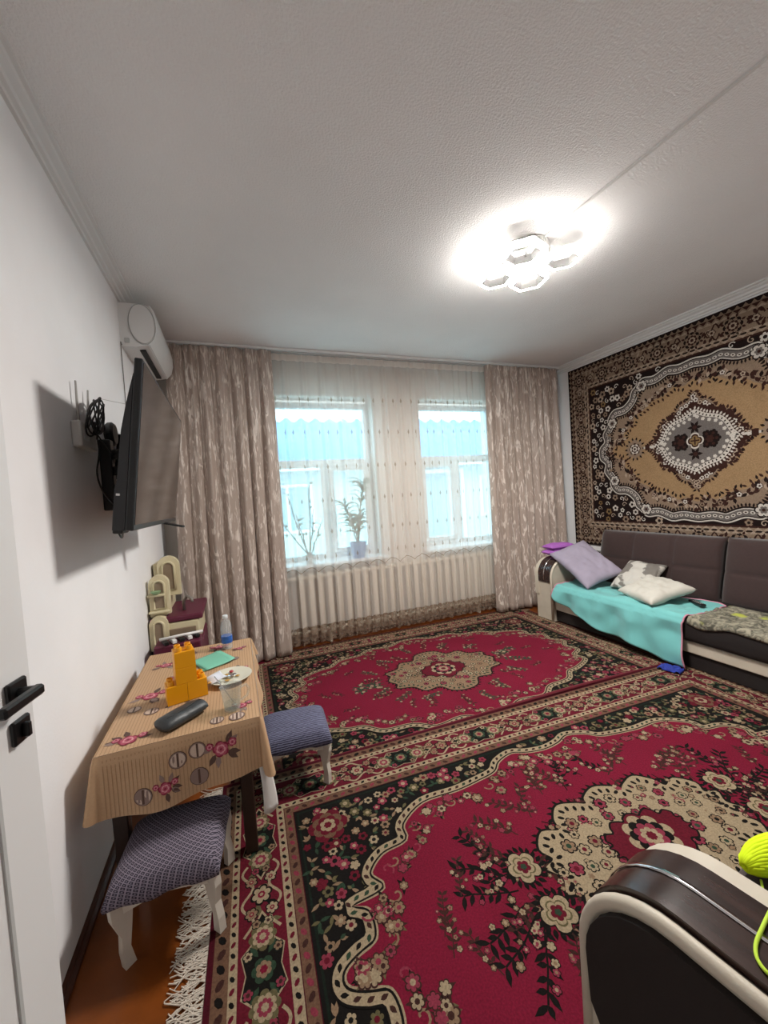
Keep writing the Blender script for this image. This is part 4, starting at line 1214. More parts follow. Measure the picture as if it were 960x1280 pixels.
    solid(F.build('turned_corner', 'cloth_backing', o, smooth=True, recalc=False), .0015, 0)
    return o
cloth()

# ------------------------------------------------------------------ things on the table
TT = TZ + .0035
def brick(studs, size, loc, rz, label):
    """hollow toy brick with round studs"""
    t = thing('toy_brick', label, 'toy brick', loc, rz)
    m_ = mat('toy_orange', '#e8a008', .35)
    x, y, z = size; b = MB(); hx_, hy_, q_ = x / 2, y / 2, .0032
    def ring_(a_, c_, zz): return [(-a_, -c_, zz), (a_, -c_, zz), (a_, c_, zz), (-a_, c_, zz)]
    rows = [ring_(hx_ - q_, hy_ - q_, z - q_), ring_(hx_ - q_, hy_ - q_, 0), ring_(hx_, hy_, 0), ring_(hx_, hy_, z - .002), ring_(hx_ - .002, hy_ - .002, z)]
    b.add([p for r_ in rows for p in r_], [(0, 1, 2, 3), (16, 17, 18, 19)] + [(i * 4 + k, i * 4 + (k + 1) % 4, (i + 1) * 4 + (k + 1) % 4, (i + 1) * 4 + k) for i in range(4) for k in range(4)])
    b.build('brick_body', m_, t)
    nx, ny = studs; p = .04
    for i in range(nx):
        for j in range(ny):
            s = MB(); cx = (i - (nx - 1) / 2) * p; cy = (j - (ny - 1) / 2) * p
            s.lathe([(.0125, 0), (.0125, .016), (.011, .018), (.009, .018), (.0085, .010), (.001, .010)], 14, cx=cx, cy=cy); s.build('stud', m_, t, smooth=40, loc=(0, 0, z))
bz = R_(14)
bl = Vector((-.247, 1.86, TT)); ux = Vector((math.cos(bz), math.sin(bz), 0))
brick((2, 2), (.076, .078, .075), bl - ux * .0385, bz, 'orange toy brick at the foot of the tower nearer the wall')
brick((2, 2), (.076, .078, .075), bl + ux * .0385, bz, 'orange toy brick at the foot of the tower beside the plate')
brick((2, 2), (.078, .078, .066), bl + Vector((0, 0, .0755)), bz, 'orange toy brick bridging the two foot bricks of the tower')
brick((2, 2), (.078, .078, .066), bl + Vector((0, 0, .142)), bz, 'orange toy brick crowning the small tower')

def pillow_mesh(w, l, h, seed, corner=.12, wr=.009, n=34):
    m_ = MB()
    for sg in (1, -1):
        def fn(u, v, sg=sg):
            a, b = 2 * u - 1, 2 * v - 1
            e = max(0, (1 - abs(a) ** 3.2)) * max(0, (1 - abs(b) ** 3.2))
            pinch = 1 - corner * (1 - (abs(a * b)) ** 1.5) * 0 - corner * ((1 - a * a) * b * b + (1 - b * b) * a * a) * .6
            z = sg * h / 2 * e ** .48
            k = nz(a * 1.7 + seed, b * 1.7, sg) * wr * 1.2 + nz(a * 4 + seed, b * 4, sg + 5) * wr + abs(nz(a * 7 + b * 3 + seed, b * 5, 9)) * wr * .5
            return (a * w / 2 * pinch, b * l / 2 * pinch, z + k * (e ** .3) * 1.3)
        m_.grid(fn, n, n)
    return m_

case = MB()
def case_fn(u, v):
    a = v * 2 * PI; s_ = u * 2 - 1; e = max(0, 1 - abs(s_) ** 6) ** .35
    hw = .045 * (.72 + .28 * e) * (1 + .06 * nz(u * 4, 1, 2)); hh = .021 * e * (1 - .25 * (s_ > .2) * (s_ - .2)) + .004
    return (s_ * .092, hw * math.cos(a) * (1 if e > 0 else .8), max(0, .021 + hh * math.sin(a) * (1.1 if math.sin(a) > 0 else 1)) + .003 * nz(u * 6, v * 5, 4) * e)
case.grid(case_fn, 26, 20); case.add([case_fn(0, k / 20) for k in range(20)], [tuple(range(20))]); case.add([case_fn(1, k / 20) for k in range(20)], [tuple(range(20))])
ct = thing('glasses_case', 'dark grey leather glasses case lying on the oilcloth', 'case', (-.243, 1.665, TT - .001), R_(42))
case.build('case_body', mat('case_leather', '#34383b', .45, bump=.15, bscale=60), ct, smooth=True)
z_ = MB(); z_.tube([(-.085 + .017 * k, -.012 - .006 * math.sin(k * .4), .0445 + .0005 * k - (.014 if k in (0, 10) else 0)) for k in range(11)], .0018, 5); z_.build('flap_seam', 'rubber', ct, smooth=True)

nb = thing('exercise_book', 'thin mint green exercise book lying behind the toy tower', 'book', (-.165, 2.225, TT), R_(22))
for k, (dz, rot, m__) in enumerate(((.0, 0, mat('mint', '#79c0a6', .6)), (.004, .12, 'mint'))):
    b = MB(); M = Matrix.Rotation(rot, 4, 'Z')
    b.grid(lambda u, v: tuple(M @ Vector(((u - .5) * .15, (v - .5) * .19, dz + .002 + .012 * (u ** 3) * (1 - k * .4) + .003 * math.sin(v * 4)))), 10, 10)
    o = b.build('cover' if k else 'pages', 'mint', nb, smooth=True); solid(o, .002)
pl = thing('plate', 'white dinner plate with food scraps beside the toy tower', 'plate', (-.075, 1.945, TT))
b = MB(); b.lathe([(.001, 0), (.05, 0), (.052, .004), (.070, .008), (.094, .018), (.096, .021), (.092, .021), (.068, .012), (.048, .0075), (.001, .007)], 36); b.build('dish', mat('porcelain', '#d9d8c8', .2), pl, smooth=50)
rnd = random.Random(3); f = MB()
for k in range(9):
    c = (rnd.uniform(-.035, .045), rnd.uniform(-.035, .04)); q = lobes(c, rnd.uniform(.006, .014), 4, .3)
    f.fan = None
    n = len(f.v); f.add([(p[0], p[1], .0105 + .002 * (k % 3)) for p in q] + [(c[0], c[1], .016)], [(i, (i + 1) % len(q), len(q)) for i in range(len(q))])
f.build('food_scraps', mat('crumbs', '#b8924e', .8, noise=.3, nscale=60), pl)
b = MB(); b.lathe([(.001, 0), (.009, .002), (.010, .006), (.006, .009), (.001, .010)], 10, cx=.005, cy=.055); b.build('berry', mat('berry', '#a8323f', .4), pl, loc=(0, 0, .011))
np_ = MB(); np_.grid(lambda u, v: ((u - .5) * .07, (v - .5) * .085, .006 + .008 * math.sin(u * 5) * math.sin(v * 3) + .014 * u), 10, 10)
o = np_.build('paper_napkin', mat('paper', '#d5d8e2', .8), smooth=True, loc=(-.135, 1.93, TT + .018), rot=(0, 0, .4)); solid(o, .001); tag(o, 'crumpled white paper napkin on the rim of the plate', 'napkin')
sp = thing('spoon', 'steel spoon lying across the plate', 'spoon', (-.085, 1.93, TT + .021), R_(25))
b = MB(); b.tube([(-.09, 0, .004), (-.04, 0, .006), (0, 0, .002)], [.003, .0025, .003], 6); b.build('spoon_handle', 'chrome', sp, smooth=True)
b = MB(); b.grid(lambda u, v: (u * .04, (v - .5) * .026 * math.sin(PI * (u * .94 + .03)) ** .6, -.005 * math.sin(PI * u) * math.sin(PI * v) + .003), 10, 8); solid(b.build('bowl', 'chrome', sp, smooth=True), .001)

cg = clear_mat('clear_glass', '#f6f8f6', .86, .03)
cp = thing('glass_mug', 'clear glass mug with a handle standing at the table edge', 'mug', (-.065, 1.655, TT))
b = MB(); b.lathe([(.026, 0), (.030, .002), (.033, .03), (.040, .092), (.0425, .095), (.0385, .094), (.031, .032), (.028, .009), (.001, .009)], 28); b.build('glass_body', cg, cp, smooth=40)
b = MB(); b.tube([(.036, .008, .078), (.056, .018, .080), (.066, .022, .06), (.058, .018, .035), (.034, .008, .026)], .0055, 8); b.build('mug_handle', cg, cp, smooth=True)
b = MB(); b.lathe([(.001, 0), (.028, 0), (.030, .018), (.001, .018)], 20); b.build('water', clear_mat('water', '#f2f5f2', .92), cp, smooth=40, loc=(0, 0, .010))
ts = thing('teaspoon', 'thin steel teaspoon leaning in the glass mug', 'spoon', (-.065, 1.655, TT))
b = MB(); b.tube([(.012, 0, .016), (-.0285, .0085, .088), (-.0335, .0100, .0985), (-.058, .021, .135)], [.0018, .0018, .0018, .003], 6); b.build('spoon_handle', 'chrome', ts, smooth=True)
b = MB(); b.lathe([(.001, 0), (.006, .002), (.006, .006), (.001, .008)], 8, cx=.013, cy=0); b.build('bowl', 'chrome', ts, loc=(0, 0, .011), smooth=True)

bt = thing('water_bottle', 'small clear plastic water bottle with blue label', 'bottle', (-.093, 2.385, TT))
b = MB(); b.lathe([(.022, 0), (.028, .004), (.029, .02), (.027, .028), (.029, .036), (.029, .075), (.028, .082), (.030, .10), (.030, .125), (.024, .150), (.014, .168), (.012, .172), (.0125, .178), (.001, .178)], 26)
b.build('bottle_body', clear_mat('clear_plastic', '#f2f6f7', .80, .08), bt, smooth=40)
b = MB(); b.lathe([(.0295, .036), (.0298, .038), (.0298, .073), (.0295, .075)], 26); b.build('bottle_label', mat('label_blue', '#2f63b5', .4, noise=.35, nscale=40), bt, smooth=40)
b = MB(); b.lathe([(.014, .172), (.0145, .174), (.0145, .188), (.013, .190), (.001, .190)], 20); b.build('cap', mat('cap_white', '#d8dde0', .4), bt, smooth=40)

# ------------------------------------------------------------------ padded stools
def stool(label, loc, rz, weave, w=.31, d=.30, h=.215):
    t = thing('padded_stool', label, 'stool', loc, rz, 'low padded stools')
    mat('stool_white', '#cfc8bc', .45, noise=.06, nscale=15)
    x, y = w / 2, d / 2
    # shaped board legs: wide shoulder, narrow ankle, flared toe; angled at each corner
    P = [(-.034, h), (.030, h), (.030, h - .03), (.018, h - .09), (.004, .06), (.012, .0), (-.020, .0), (-.022, .05), (-.016, .10), (-.034, h - .05)]
    for sx in (-1, 1):
        for sy in (-1, 1):
            g = MB(); M = Matrix.Translation((sx * (x - .022), sy * (y - .022), 0)) @ Matrix.Rotation(math.atan2(sy, sx), 4, 'Z')
            g.prism([(-q[0] + 0, q[1]) for q in P][::-1] if False else [(q[0] * -1 + .0, q[1]) for q in P], -.012, .012, 'y', M)
            g.build('leg', 'stool_white', t)
    for sy in (-1, 1):
        g = MB(); yy = sy * (y - .02); g.prism([(-x + .03, h), (x - .03, h), (x - .03, h - .045), (x - .09, h - .03), (0, h - .022), (-x + .09, h - .03), (-x + .03, h - .045)], yy - .009, yy + .009, 'y'); g.build('apron', 'stool_white', t)
    for sx in (-1, 1):
        g = MB(); xx = sx * (x - .02); g.prism([(-y + .03, h), (y - .03, h), (y - .03, h - .045), (0, h - .022), (-y + .03, h - .045)], xx - .009, xx + .009, 'x'); g.build('apron', 'stool_white', t)
    c = MB()
    def fn(u, v):
        a, b = 2 * u - 1, 2 * v - 1
        e = max(0, 1 - abs(a) ** 5) * max(0, 1 - abs(b) ** 5)
        return (a * (x + .012), b * (y + .012), h + .015 + .055 * e ** .4 + .006 * (1 - a * a) * (1 - b * b) + .003 * nz(a * 2, b * 2, loc[0] * 9))
    c.grid(fn, 28, 28)
    # skirt hanging over the sides
    ring = [fn(k / 28, 0) for k in range(28)] + [fn(1, k / 28) for k in range(28)] + [fn(1 - k / 28, 1) for k in range(28)] + [fn(0, 1 - k / 28) for k in range(28)]
    n = len(ring); low = [(p[0] * 1.0, p[1] * 1.0, h - .008 + .005 * math.sin(k * .45) + .004 * nz(k * .3, 1, 3)) for k, p in enumerate(ring)]; und = [(p[0] * .93, p[1] * .93, h + .001) for p in ring]
    midr = [(p[0] * 1.015, p[1] * 1.015, h + .006) for p in ring]
    c.add(ring + midr + low, [(r * n + k, r * n + (k + 1) % n, (r + 1) * n + (k + 1) % n, (r + 1) * n + k) for r in range(2) for k in range(n)])
    o = c.build('cushion', weave, t, smooth=True, recalc=False); solid(o, .004)
    bm = bmesh.new(); bm.from_mesh(o.data); bmesh.ops.remove_doubles(bm, verts=bm.verts, dist=.0005); bmesh.ops.recalc_face_normals(bm, faces=bm.faces); bm.to_mesh(o.data); bm.free(); o.data.shade_smooth()
    return t
st1 = stool('low white stool with dark diamond weave cover, on the bare brown floor', (-.266, 1.525, .0095), R_(-6), 'diamond_weave', .305, .29)
st1.rotation_euler = (0, R_(-3.9), R_(-6))
stool('low white stool with ribbed blue grey cover, standing on the rug', (.20, 2.02, .0175), R_(-4), 'ribbed_weave', .31, .27)

# ------------------------------------------------------------------ toy kitchen and box behind the table
tk = thing('toy_kitchen', 'cream plastic toy kitchen with maroon counter against the white wall', 'toy kitchen', (XL + .01, 2.93, 0))
cr_ = mat('toy_cream', '#d8cdaa', .45, noise=.05, nscale=8); mar = mat('toy_maroon', '#5c1c34', .45)
b = MB(); b.rbox((0, 0, 0), (.30, .48, .50), .01, 2); b.build('lower_cabinet', mar, tk)
b = MB(); b.rbox((.02, -.006, .505), (.29, .47, .66), .008, 2); b.build('oven_front', cr_, tk)
b = MB(); b.rbox((-.0, -.012, .662), (.315, .48, .70), .01, 2); b.build('counter', mar, tk)
b = MB(); b.rbox((.11, -.016, .53), (.27, -.006, .62), .004, 1); dr = b.build('oven_window', mat('toy_taupe', '#8d7b66', .4), tk)
b = MB(); b.tube([(.10, -.03, .515), (.28, -.03, .535)], .008, 8); b.build('oven_handle', 'plastic_white', dr)
def arch_panel(y, x0, x1, z0, z1, name):
    P = []
    xm, hw = (x0 + x1) / 2, (x1 - x0) / 2
    outer = [(x0, z0), (x1, z0)] + [(xm + hw * math.cos(a), z1 - hw + hw * math.sin(a)) for a in (PI * k / 12 for k in range(13))]
    b = MB(); b.prism(outer, y, y + .05, 'y'); p = b.build(name, cr_, tk, smooth=30)
    f = MB(); f.tube([(x, y - .003, z) for x, z in [(xm - hw * .55, z0 + .04), (xm + hw * .55, z0 + .04)] + [(xm + hw * .55 * math.cos(a), z1 - hw * 1.15 + hw * .55 * math.sin(a)) for a in (PI * k / 10 for k in range(11))]], .008, 6, closed=True); f.build('arch_rim', cr_, p, smooth=True)
    g = MB(); g.prism([(xm - hw * .5, z0 + .045), (xm + hw * .5, z0 + .045)] + [(xm + hw * .5 * math.cos(a), z1 - hw * 1.15 + hw * .5 * math.sin(a)) for a in (PI * k / 10 for k in range(11))], y - .002, y, 'y'); g.build('arch_recess', 'toy_taupe', p)
arch_panel(-.03, .0, .11, .50, .72, 'arched_panel'); arch_panel(.02, .005, .125, .72, .98, 'arched_panel'); arch_panel(.22, .03, .17, .80, 1.08, 'arched_panel')
b = MB(); b.rbox((0, .03, .70), (.10, .46, .80), .01, 2); b.rbox((0, .25, .80), (.03, .46, 1.03), .008, 2); b.build('back_board', cr_, tk)
b = MB(); b.rbox((.0, -.01, .845), (.10, .02, .86), .004, 1); b.rbox((.0, -.012, .735), (.12, .02, .75), .004, 1); b.build('shelf', cr_, tk)
b = MB(); b.lathe([(.001, 0), (.02, .002), (.028, .012), (.03, .02), (.001, .021)], 14, cx=.05, cy=.0); b.build('toy_bowl', mat('toy_green', '#8fae84', .5), tk, loc=(0, 0, .862), smooth=40)
b = MB(); b.tube([(.19, .14, .70), (.19, .14, .76), (.215, .12, .80), (.245, .10, .785), (.25, .09, .76)], .010, 8); b.build('tap', mat('toy_grey', '#8c8782', .35, metal=.4), tk, smooth=True)
gc = thing('toy_grater', 'black and white plastic rack lying before the maroon toy cabinet', 'toy', (-.38, 2.72, .0))
b = MB(); b.rbox((-.14, 0, .0), (.12, .16, .575), .008, 2); b.build('rack_box', mar, gc)
for k in range(5):
    b = MB(); M = Matrix.Translation((0, .07, .588)) @ Matrix.Rotation(.35, 4, 'Z'); b.rbox((-.10 + k * .045, -.05, -.01), (-.075 + k * .045, .05, .012), .003, 1, M); b.build('slat', 'plastic_white' if k % 2 else 'black_plastic', gc)
b = MB(); b.tube([(-.11, .03, .61), (.02, .055, .612), (.13, .09, .605)], .009, 8); b.build('bar', 'plastic_white', gc, smooth=True)

# ------------------------------------------------------------------ sofas
def arm_mesh(t, L, W, H, outer_dark, zb=0):
    """arm local frame: y from 0 (front end) to -L (rear), x from 0 (outer side) to W, z up"""
    def side_prof(inset, top):   # outline in (y,z), rounded front top
        r = .17
        return [(-L, zb), (-inset, zb), (-inset * .6, top - r)] + [(-inset * .6 - r + r * math.cos(a), top - r + r * math.sin(a)) for a in (PI / 2 * k / 8 for k in range(1, 9))] + [(-L, top)]
    b = MB(); b.prism(side_prof(.012, H - .03), .006, W - .006, 'x'); b.build('arm_core', 'cream_leather', t)
    r = .17
    def path(top, fr, down):
        p = [(fr, top - r - down)] + [(fr - r + r * math.cos(a), top - r + r * math.sin(a)) for a in (PI / 2 * k / 10 for k in range(0, 11))] + [(-L * .5, top), (-L, top)]
        return p
    def wrap(x0, x1, top, th, name, m_, par, down=.05, bev=False):
        pa = path(top, .002, down); pb = path(top - th, .002 - th, down)
        k = len(pa); vs = []
        for (x, pp) in ((x0, pa), (x1, pa), (x1, pb), (x0, pb)): vs += [(x, q[0], q[1]) for q in pp]
        fs = [(c * k + i, c * k + i + 1, ((c + 1) % 4) * k + i + 1, ((c + 1) % 4) * k + i) for c in range(4) for i in range(k - 1)] + [(0, k, 2 * k, 3 * k), (k - 1, 2 * k - 1, 3 * k - 1, 4 * k - 1)]
        g = MB(); g.add(vs, fs); return g.build(name, m_, par, smooth=35)
    v = wrap(.026, W - .050, H, .05, 'veneer_strip', 'dark_veneer', t, .07)
    wrap(W - .050, W, H - .012, .04, 'inner_panel', 'cream_leather', t, .20)
    pc = path(H + .0015, .0035, .05); g = MB(); xm = W * .46
    k = len(pc); g.add([(xm - .005, q[0], q[1]) for q in pc] + [(xm + .005, q[0], q[1]) for q in pc], [(i, i + 1, k + i + 1, k + i) for i in range(k - 1)]); solid(g.build('chrome_strip', 'chrome', v, smooth=True), .002, 0)
    for (x, rr) in ((.014, .014),):
        pp = path(H - .022, -.004, .30 if True else 0)
        q = [(x, a[0], a[1]) for a in pp]; q[0] = (x, q[0][1], .03)
        g = MB(); g.tube(q, rr, 10); g.build('arm_piping', 'cream_leather', t, smooth=True)
    if outer_dark:
        g = MB(); P = [(-L, .04), (-.32, .04), (-.20, .10), (-.09, .22), (-.022, .34), (-.016, H - .19)] + [(-.016 - .155 + .155 * math.cos(a), H - .19 + .155 * math.sin(a)) for a in (PI / 2 * k / 8 for k in range(1, 9))] + [(-L, H - .035)]
        g.prism(P, -.008, .010, 'x'); g.build('side_panel', 'sofa_darker', t)

def back_cushion(t, y0, y1, x0, z0, z1, th=.20, lean=.10, nx=3, nz_=2):
    m_ = MB()
    def fn(u, v):
        y = y0 + (y1 - y0) * u; z = z0 + (z1 - z0) * v
        e = (max(0, 1 - abs(2 * u - 1) ** 10) * max(0, 1 - abs(2 * v - 1) ** 7)) ** .4
        g = 0
        for k in range(1, nx): g += math.exp(-((u - k / nx) * (y1 - y0) / .012) ** 2)
        for k in range(1, nz_): g += math.exp(-((v - k / nz_) * (z1 - z0) / .012) ** 2)
        pf = abs(math.sin(PI * u * nx)) ** .5 * abs(math.sin(PI * v * nz_)) ** .5
        return (x0 + lean * v + .07 * (1 - e) - .012 * pf * e + .010 * min(1, g) * e, y, z)
    m_.grid(fn, 60, 34)
    o = m_.build('back_cushion', 'sofa_dark', t, smooth=True, recalc=False); solid(o, .10, -1 if y1 < y0 else 1)
    return o
def sofa_main():
    t = thing('long_sofa', 'long dark brown sofa with cream stripe under the hanging carpet', 'sofa', (2.95, 3.36, 0))
    # local: x to the wall (0 .. .80), y negative along the sofa
    L = 2.55; aw = .24
    arm = bpy.data.objects.new('armrest', None); C.objects.link(arm); arm.parent = t; arm.rotation_euler = (0, 0, R_(90)); arm.location = (0, -.24, 0)
    # arm frame: local y front -> world -x after 90 deg rotation: (x,y)->(-y,x)
    arm_mesh(arm, .76, aw, .645, False, .0095)
    b = MB(); b.box((.04, -L, .022), (.78, -aw, .13)); b.build('base', 'sofa_darker', t)
    b = MB(); b.rbox((.025, -L, .13), (.78, -aw - .002, .215), .008, 2); b.build('cream_band', 'cream_leather', t)
    ymid = -1.38
    for (ya, yb) in ((-aw - .004, ymid), (ymid - .004, -L)):
        b = MB(); b.rbox((.0, yb, .217), (.70, ya, .389), .035, 4); b.build('seat_cushion', 'sofa_darker', t, smooth=40)
        back_cushion(t, ya, yb, .56, .36, .885, lean=.12)
    b = MB(); b.box((.78, -L, .0), (.80, -aw, .84)); b.build('back_panel', 'sofa_darker', t)
    for yy in (-.35, -1.3, -2.3):
        f = MB(); f.lathe([(.02, 0), (.025, .0), (.025, .022), (.02, .024)], 12, cx=.10, cy=yy); f.build('foot', 'rubber', t)
sofa_main()

def sofa_near():
    ang = R_(9)
    t = thing('armchair', 'dark brown armchair with cream piping and glossy wooden arm top', 'armchair', (.60, .605, .0175), ang)
    arm_mesh(t, .86, .215, .635, True)
    L = .86; W = .215; SW = 1.15
    b = MB(); b.box((W, -L, .02), (W + SW, -.13, .14)); b.build('base', 'sofa_darker', t)
    b = MB(); b.rbox((W, -L, .14), (W + SW, -.115, .215), .008, 2); b.build('cream_band', 'cream_leather', t)
    b = MB(); b.rbox((W + .003, -L + .15, .217), (W + SW - .003, -.085, .40), .035, 4); b.build('seat_cushion', 'sofa_dark', t, smooth=40)
    b = MB(); b.rbox((W + .003, -L, .36), (W + SW - .003, -L + .22, .86), .05, 4); b.build('back_cushion', 'sofa_dark', t, smooth=40)
    arm = bpy.data.objects.new('armrest', None); C.objects.link(arm); arm.parent = t; arm.location = (W + SW, 0, 0)
    arm_mesh(arm, .86, .215, .635, False)
sofa_near()

# yarn on the armchair
def skein(name, label, loc, col, rz, l=.16, w=.07, tilt=0):
    m_ = mat('yarn_' + name + col, col, .9)
    b = MB(); rnd = random.Random(2)
    for k in range(26):
        ph = 2 * PI * k / 26; pts = []
        for q in range(12):
            s_ = q / 11; bl = math.sin(PI * min(1, max(0, s_ * .98 + .01))) ** .5
            rr = w / 2 * bl; pts.append(((s_ - .5) * l, rr * math.cos(ph + s_ * 1.2) + rnd.uniform(-.002, .002), max(.003, w * .42 + rr * .8 * math.sin(ph + s_ * 1.2))))
        b.tube(pts, .0055, 5)
    o = b.build(name, m_, smooth=True, loc=loc, rot=(0, tilt, rz)); return tag(o, label, 'yarn')
skein('yarn_skein', 'neon yellow yarn skein on the armchair seat', (1.185, .560, .418), '#d3ee0a', R_(-4), .20, .072)
skein('yarn_skein', 'pale blue yarn skein under the neon yellow one', (1.185, .490, .418), '#9fc6d6', R_(4), .18, .062)
cable('yarn_strand', 'loose neon yellow yarn strand looped over the glossy wooden arm', [(1.10, .545, .430), (1.0, .48, .4205), (.90, .42, .4205), (.868, .40, .44), (.860, .397, .55), (.856, .395, .63), (.838, .390, .6465), (.805, .384, .6555), (.75, .372, .6565), (.712, .362, .6565), (.690, .347, .6565), (.688, .325, .6565), (.72, .30, .6565), (.78, .29, .6565)], .0028, mat('yarn_line', '#c7e84a', .9), 'yarn')

# ------------------------------------------------------------------ bedding on the long sofa
def drape(name, label, fn, nu, nv, m_, cat, th=.006, trim=None):
    b = MB(); b.grid(fn, nu, nv); o = b.build(name, m_, smooth=True, recalc=False); solid(o, th, 1)
    tag(o, label, cat)
    if trim:
        for edge, nm in trim:
            k = 60; g = MB(); pts = []
            for q in range(k + 1):
                u, v = edge(q / k); pts.append(fn(u, v))
            g.tube(pts, .006, 6); g.build(nm, mat('pink_trim', '#c88a9c', .8), o, smooth=True)
    return o
SX, SZ = 2.95, .392      # seat front edge
def over_edge(d, y, drop_out=.008):
    """d metres from a line on the seat toward the room, bending over the front edge: returns x,z"""
    pass
def sheet_fn(u, v):
    # u: along the sofa from the arm (0) to its right side (1); v: from the back (0) to hem (1)
    y = 3.085 - 1.235 * u
    back = 3.44 - .03 * u
    flat = back - (SX - .0)
    hang = .10 + .165 * min(1, u / .36) ** .9 + .09 * max(0, u - .36) / .64 + .012 * math.sin(u * 16)
    s_ = v * (flat + hang)
    wr = .004 * math.sin(u * 23 + 3 * v) + .012 * nz(u * 6, v * 5, 2) + .008 * nz(u * 14 + v * 6, v * 9, 5) + (.012 if u > .8 else 0) * 0 + .006
    r = .03
    if s_ < flat - r:
        x = back - s_; z = SZ + .003 + abs(wr) * 1.3
    elif s_ < flat + r:
        a = (s_ - (flat - r)) / (2 * r) * PI / 2
        x = SX + r - (r + .012) * math.sin(a) - .0; z = SZ - r + (r + .014) * math.cos(a)
    else:
        d = s_ - flat - r
        x = SX - .014 - .03 * d / .3 - (.022 * math.sin(u * 17 + 1 + v) + .014 * math.sin(u * 31) + .030 * nz(u * 9, v * 5, 4)) * min(1, d / .1) * .8 - .012; z = SZ - r - d
    y += .02 * math.sin(v * 7 + u * 3)
    return (x, y, z)
mat('turquoise', '#6fb8b6', .8, noise=.06, nscale=8, bump=.1, bscale=400, sheen=.2)
drape('bed_sheet', 'turquoise sheet with pink edging draped over the front of the long sofa', sheet_fn, 80, 60, 'turquoise', 'sheet', .003,
      [(lambda q: (1, q), 'edging'), (lambda q: (0, .4 + .6 * q), 'edging'), (lambda q: (.55 + .45 * q, 0), 'edging')])
def blanket_fn(u, v):
    y = 1.845 - 1.0 * u; back = 3.44; flat = back - SX - .01; hang = .03 + .012 * math.sin(u * 14) + .02 * nz(u * 6, 0, 0)
    s_ = v * (flat + hang); r = .02
    wr = .008 * nz(u * 9, v * 6, 7) + .006 * nz(u * 20, v * 12, 1)
    if s_ < flat - r: x, z = back - s_, SZ + .007 + abs(wr) * 1.5
    else:
        d = s_ - (flat - r); a = min(PI / 2, d / r); x = SX + .01 + r - (r + .018) * math.sin(a); z = SZ - r + (r + .018) * math.cos(a) - max(0, d - r * PI / 2)
    return (x, y + .02 * nz(v * 5, 3, 3), z)
def camo(name):
    m_ = bpy.data.materials.new(name); m_.use_nodes = True; nt = m_.node_tree; b = nt.nodes['Principled BSDF']
    tc = nt.nodes.new('ShaderNodeTexCoord'); n = nt.nodes.new('ShaderNodeTexNoise'); n.inputs['Scale'].default_value = 26; n.inputs['Detail'].default_value = 6; n.inputs['Distortion'].default_value = 1.2
    cr = nt.nodes.new('ShaderNodeValToRGB'); e = cr.color_ramp.elements; e[0].position = .38; e[0].color = lin('#4c4a40'); e[1].position = .62; e[1].color = lin('#98927f')
    n2 = nt.nodes.new('ShaderNodeTexNoise'); n2.inputs['Scale'].default_value = 5; cr2 = nt.nodes.new('ShaderNodeValToRGB'); f = cr2.color_ramp.elements; f[0].position = .64; f[1].position = .70; f[0].color = (0, 0, 0, 1); f[1].color = (1, 1, 1, 1)
    mx = nt.nodes.new('ShaderNodeMix'); mx.data_type = 'RGBA'; mx.inputs['B'].default_value = lin('#a8ad4a')
    L = nt.links.new; L(tc.outputs['Object'], n.inputs['Vector']); L(tc.outputs['Object'], n2.inputs['Vector']); L(n.outputs['Fac'], cr.inputs[0]); L(n2.outputs['Fac'], cr2.inputs[0])
    L(cr.outputs[0], mx.inputs['A']); L(cr2.outputs[0], mx.inputs['Factor']); L(mx.outputs['Result'], b.inputs['Base Color']); b.inputs['Roughness'].default_value = .95
    bp = nt.nodes.new('ShaderNodeBump'); bp.inputs['Strength'].default_value = .5; bp.inputs['Distance'].default_value = .006; L(n.outputs['Fac'], bp.inputs['Height']); L(bp.outputs[0], b.inputs['Normal'])
    MATS[name] = m_
camo('moss_weave')
drape('throw_blanket', 'mottled grey green blanket spread on the long sofa seat', blanket_fn, 60, 40, 'moss_weave', 'blanket', .008)

def place(o, loc, rot): o.location = loc; o.rotation_euler = rot
mat('lavender', '#9a92a3', .85, noise=.08, nscale=10, bump=.1, bscale=300); mat('purple_knit', '#a763b8', .9, noise=.08, nscale=20, bump=.2, bscale=200); mat('pillow_white', '#c4c0b6', .85, noise=.05, nscale=8, bump=.08, bscale=300)
def grey_print():
    m_ = bpy.data.materials.new('pillow_print'); m_.use_nodes = True; nt = m_.node_tree; b = nt.nodes['Principled BSDF']
    tc = nt.nodes.new('ShaderNodeTexCoord'); n = nt.nodes.new('ShaderNodeTexNoise'); n.inputs['Scale'].default_value = 7; n.inputs['Detail'].default_value = 3
    cr = nt.nodes.new('ShaderNodeValToRGB'); e = cr.color_ramp.elements; e[0].position = .52; e[0].color = lin('#c2beb6'); e[1].position = .56; e[1].color = lin('#77726c')
    nt.links.new(tc.outputs['Object'], n.inputs['Vector']); nt.links.new(n.outputs['Fac'], cr.inputs[0]); nt.links.new(cr.outputs[0], b.inputs['Base Color']); b.inputs['Roughness'].default_value = .9
    MATS['pillow_print'] = m_
grey_print()
def pillow(label, w, l, h, seed, m_, loc, rot, name='pillow', cat='pillow'):
    o = pillow_mesh(w, l, h, seed).build(name, m_, smooth=True, recalc=False)
    bm = bmesh.new(); bm.from_mesh(o.data); bmesh.ops.remove_doubles(bm, verts=bm.verts, dist=.0015); bmesh.ops.recalc_face_normals(bm, faces=bm.faces); bm.to_mesh(o.data); bm.free(); o.data.shade_smooth()
    place(o, loc, rot); return tag(o, label, cat)
lv = pillow('large lavender pillow leaning on the padded arm of the long sofa', .42, .56, .12, 1, 'lavender', (0, 0, 0), (0, 0, 0))
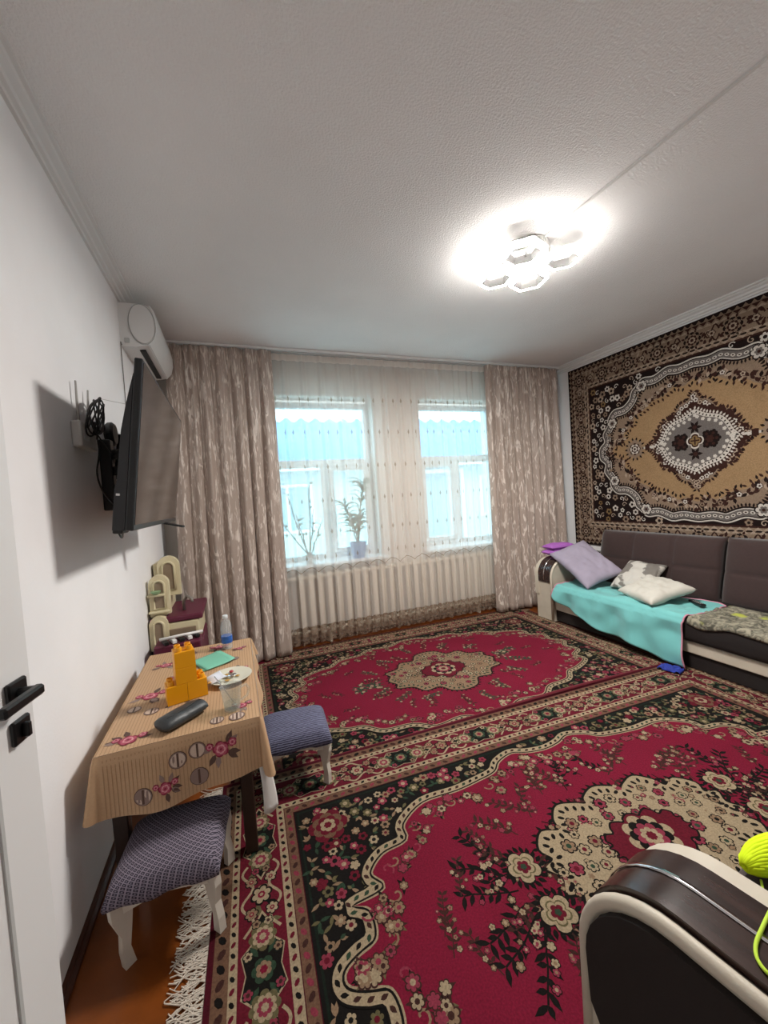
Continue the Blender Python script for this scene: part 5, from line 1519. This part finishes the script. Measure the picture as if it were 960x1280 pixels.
ey_ = Vector((.02, .45, .252)).normalized(); ex_ = Vector((.35, -.09, .09)); ex_ = (ex_ - ey_ * ex_.dot(ey_)).normalized(); ez_ = ex_.cross(ey_)
lv.matrix_world = Matrix(((ex_.x, ey_.x, ez_.x, 3.195), (ex_.y, ey_.y, ez_.y, 2.925), (ex_.z, ey_.z, ez_.z, .609), (0, 0, 0, 1)))
pillow('white pillow with grey print lying on the turquoise sheet against the backrest', .38, .34, .11, 2, 'pillow_print', (3.384, 2.522, .517), (R_(2), R_(-33), R_(4)))
pillow('plain cream pillow lying on the turquoise sheet next to the printed pillow', .39, .41, .115, 3, 'pillow_white', (3.180, 2.232, .480), (R_(2), R_(-13), R_(-18)))
m_ = pillow_mesh(.34, .19, .075, 8, wr=.004, n=18)
m2_ = pillow_mesh(.32, .18, .07, 9, wr=.004, n=18); m_.add([(p[0], p[1] + .004, p[2] + .058) for p in m2_.v], m2_.f)
o = m_.build('folded_blanket', 'purple_knit', smooth=True, loc=(3.22, 3.275, .684), rot=(0, 0, R_(-4))); tag(o, 'folded purple knitted blanket on the padded arm of the long sofa', 'blanket')
rc = thing('remote_control', 'small black remote control lying on the turquoise sheet', 'remote', (3.27, 1.97, SZ + .018), R_(62))
b = MB(); b.rbox((-.075, -.02, 0), (.075, .02, .018), .005, 2); b.build('remote_body', 'black_plastic', rc)
for i in range(5):
    for j in range(2):
        b = MB(); b.lathe([(.004, 0), (.004, .002), (.001, .002)], 8, cx=-.05 + i * .02, cy=-.008 + j * .016); b.build('button', 'grey_plastic', rc, loc=(0, 0, .018))
b = MB()
b.grid(lambda u, v: ((u - .5) * .10, (v - .5) * .14, .004 + .035 * abs(nz(u * 4, v * 4, 3)) + .018 * math.sin(PI * u) * math.sin(PI * v)), 16, 16)
o = b.build('blue_cloth', mat('royal_blue', '#1c2f8a', .8), smooth=True, loc=(2.84, 1.90, .0165), rot=(0, 0, .3)); solid(o, .003, 1); tag(o, 'crumpled royal blue cloth on the rug under the turquoise sheet', 'cloth')
